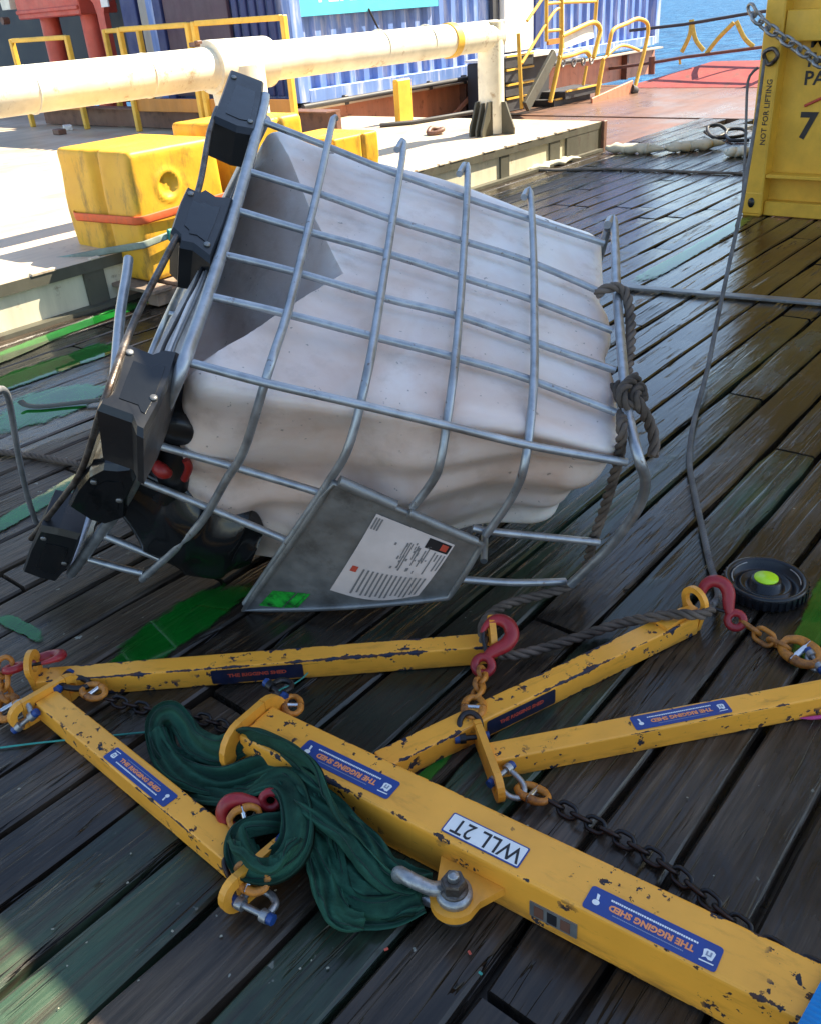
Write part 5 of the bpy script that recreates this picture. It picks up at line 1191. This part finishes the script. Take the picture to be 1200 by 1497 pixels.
strap('lashing_strap', [onX(-60, 402, 2.2), onX(60, 385, 2.42), onX(160, 366, 2.62), V((bx - .02, by - .03, onX(205, 355, bx).z)), V((bx + .3, by - .035, onX(205, 355, bx).z + .03)), V((bx + 1.1, by - .09, onX(205, 355, bx).z + .08))], .018, 'grey green lashing strap crossing low in front of the yellow block', 'strapg')
MB().box((bx + .14, by - .05, onX(205, 355, bx).z + .02), (.035, .02, .06), None, .006).build('strap_tag', MT['string'], [q for q in C.objects if q.name == 'lashing_strap'][0])
t = thing('timber_pallet', 'weathered timber pallet under the yellow blocks', 'pallet', V((bx + .6, by + .25, 0)))
for yy in (-.30, 0, .26): MB().box((0, yy, .045), (1.3, .09, .07), None, .004).build('bearer', MT['pallet'], t)
for q in range(8): MB().box((-.62 + q * .175, -.02, .092), (.125, .68 + rnd(-.02, .02), .020), None, .003).build('board', MT['pallet'], t)
# absorbent booms, hose, other scraps
def boom(a, c, r, label):
    a, c = gp(*a, r * .8), gp(*c, r * .8); n = 16; P = [a.lerp(c, i / n) + V((0, .025 * math.sin(i * 1.1), .006 * math.sin(i * 2.3))) for i in range(n + 1)]
    b = MB(); b.tube(P, [max(.004, r * (math.sin(math.pi * min(.5, 4 * min(i / n, 1 - i / n) * .5 + .03))) * (1 + .16 * math.sin(i * 2.7))) for i in range(n + 1)], 14, flat=(1.15, .8))
    tag(b.build('absorbent_boom', MT['boom']), label, 'absorbent sock', 'pale absorbent socks along the deck step')
boom((884, 216), (968, 217), .052, 'pale absorbent sock right beside the girder end')
boom((970, 216), (1056, 208), .055, 'pale absorbent sock in the middle of the row, left of the hose coil')
boom((1062, 222), (1100, 221), .05, 'pale absorbent sock touching the yellow container')
boom((770, 248), (845, 229), .030, 'thin grimy absorbent sock along the foot of the girder')
P = [gp(*q) for q in ((1030, 192, .03), (1045, 200, .02), (1062, 192, .05), (1050, 182, .10), (1034, 186, .08), (1042, 200, .03), (1070, 200, .02), (1090, 196, .03), (1084, 188, .06), (1062, 190, .05), (1066, 204, .02), (1098, 204, .02))]
tag(MB().tube(resample(catmull(P, 8), .03), .016, 7).build('hose_coil', MT['cable']), 'coiled dark hose on the deck left of the yellow container', 'hose')
P = [gp(30, 586, .03), gp(38, 592, .018), gp(60, 594, .014), gp(100, 590, .014), gp(150, 584, .018)]
tag(MB().tube(resample(catmull(P, 6), .015), .014, 8, flat=(1, .4)).build('timber_strip', MT['girder']), 'splintered dark strip lying in the puddle behind the tote', 'strip')
P = [gp(1168, 1050, .006), gp(1185, 1050, .008), gp(1215, 1047, .01)]
tag(MB().tube(P, [.001, .004, .005], 7).build('pink_stick', MT['pink']), 'pink plastic stick on the planks at the right edge', 'stick')
o_ = gp(1181, 1470, .112); d1 = (gp(1197, 1440, .112) - gp(1166, 1497, .112)).normalized(); d2 = V((d1.y, -d1.x, 0)); d2 = d2 if d2.dot(gp(1230, 1490, .112) - o_) > 0 else -d2
b = MB(); vs, fs = grid_tris(120, 6, lambda s, t_: o_ + d1 * (s - .5) * .26 + d2 * (t_ * .24) + V((0, 0, .001 + .0011 * math.sin(s * 190) - .10 * max(0, abs(s - .5) - .22) ** 1.5 + .01 * math.sin(t_ * 4)))); b.add(vs, fs, True)
vs, fs = grid_tris(2, 2, lambda s, t_: o_ + d1 * (s - .5) * .26 + d2 * (t_ * .24) + V((0, 0, -.004 - .10 * max(0, abs(s - .5) - .22) ** 1.5))); b.add(vs, fs)
tag(b.build('blue_cloth', MT['bluesheet']), 'corner of bright blue ribbed cloth over the end of the main beam', 'cloth')
b = MB()
for k in range(22):
    px, py = rnd(20, 560), rnd(1150, 1480)
    if k > 16: px, py = rnd(560, 1100), rnd(880, 1480)
    p = gp(px, py, .003); r = rnd(.001, .0030); b.add([p + V((r * math.cos(a) * rnd(.6, 1.4), r * math.sin(a) * rnd(.6, 1.3), rnd(0, .0015))) for a in (0, 1, 2.1, 3.1, 4.2, 5.2)], [(0, 1, 2, 3, 4, 5)])
o = b.build('paint_flakes', MT['flake']); tag(o, 'pale paint flakes scattered over the foreground planks', 'paint flakes', kind='stuff')
for px, py, mt_, lb in ((686, 1395, 'redp', 'tiny red scrap on the planks below the main beam lug'), (565, 1390, 'redp', 'tiny red scrap on the planks below the sling'), (702, 1425, 'string', 'tiny teal scrap on the planks below the main beam')):
    p = gp(px, py, .004); tag(MB().box((0, 0, .003), (.007, .004, .003), None, .0008).build('scrap', MT[mt_], m=Matrix.Translation(p) @ Matrix.Rotation(px, 4, 'Z')), lb, 'scrap')
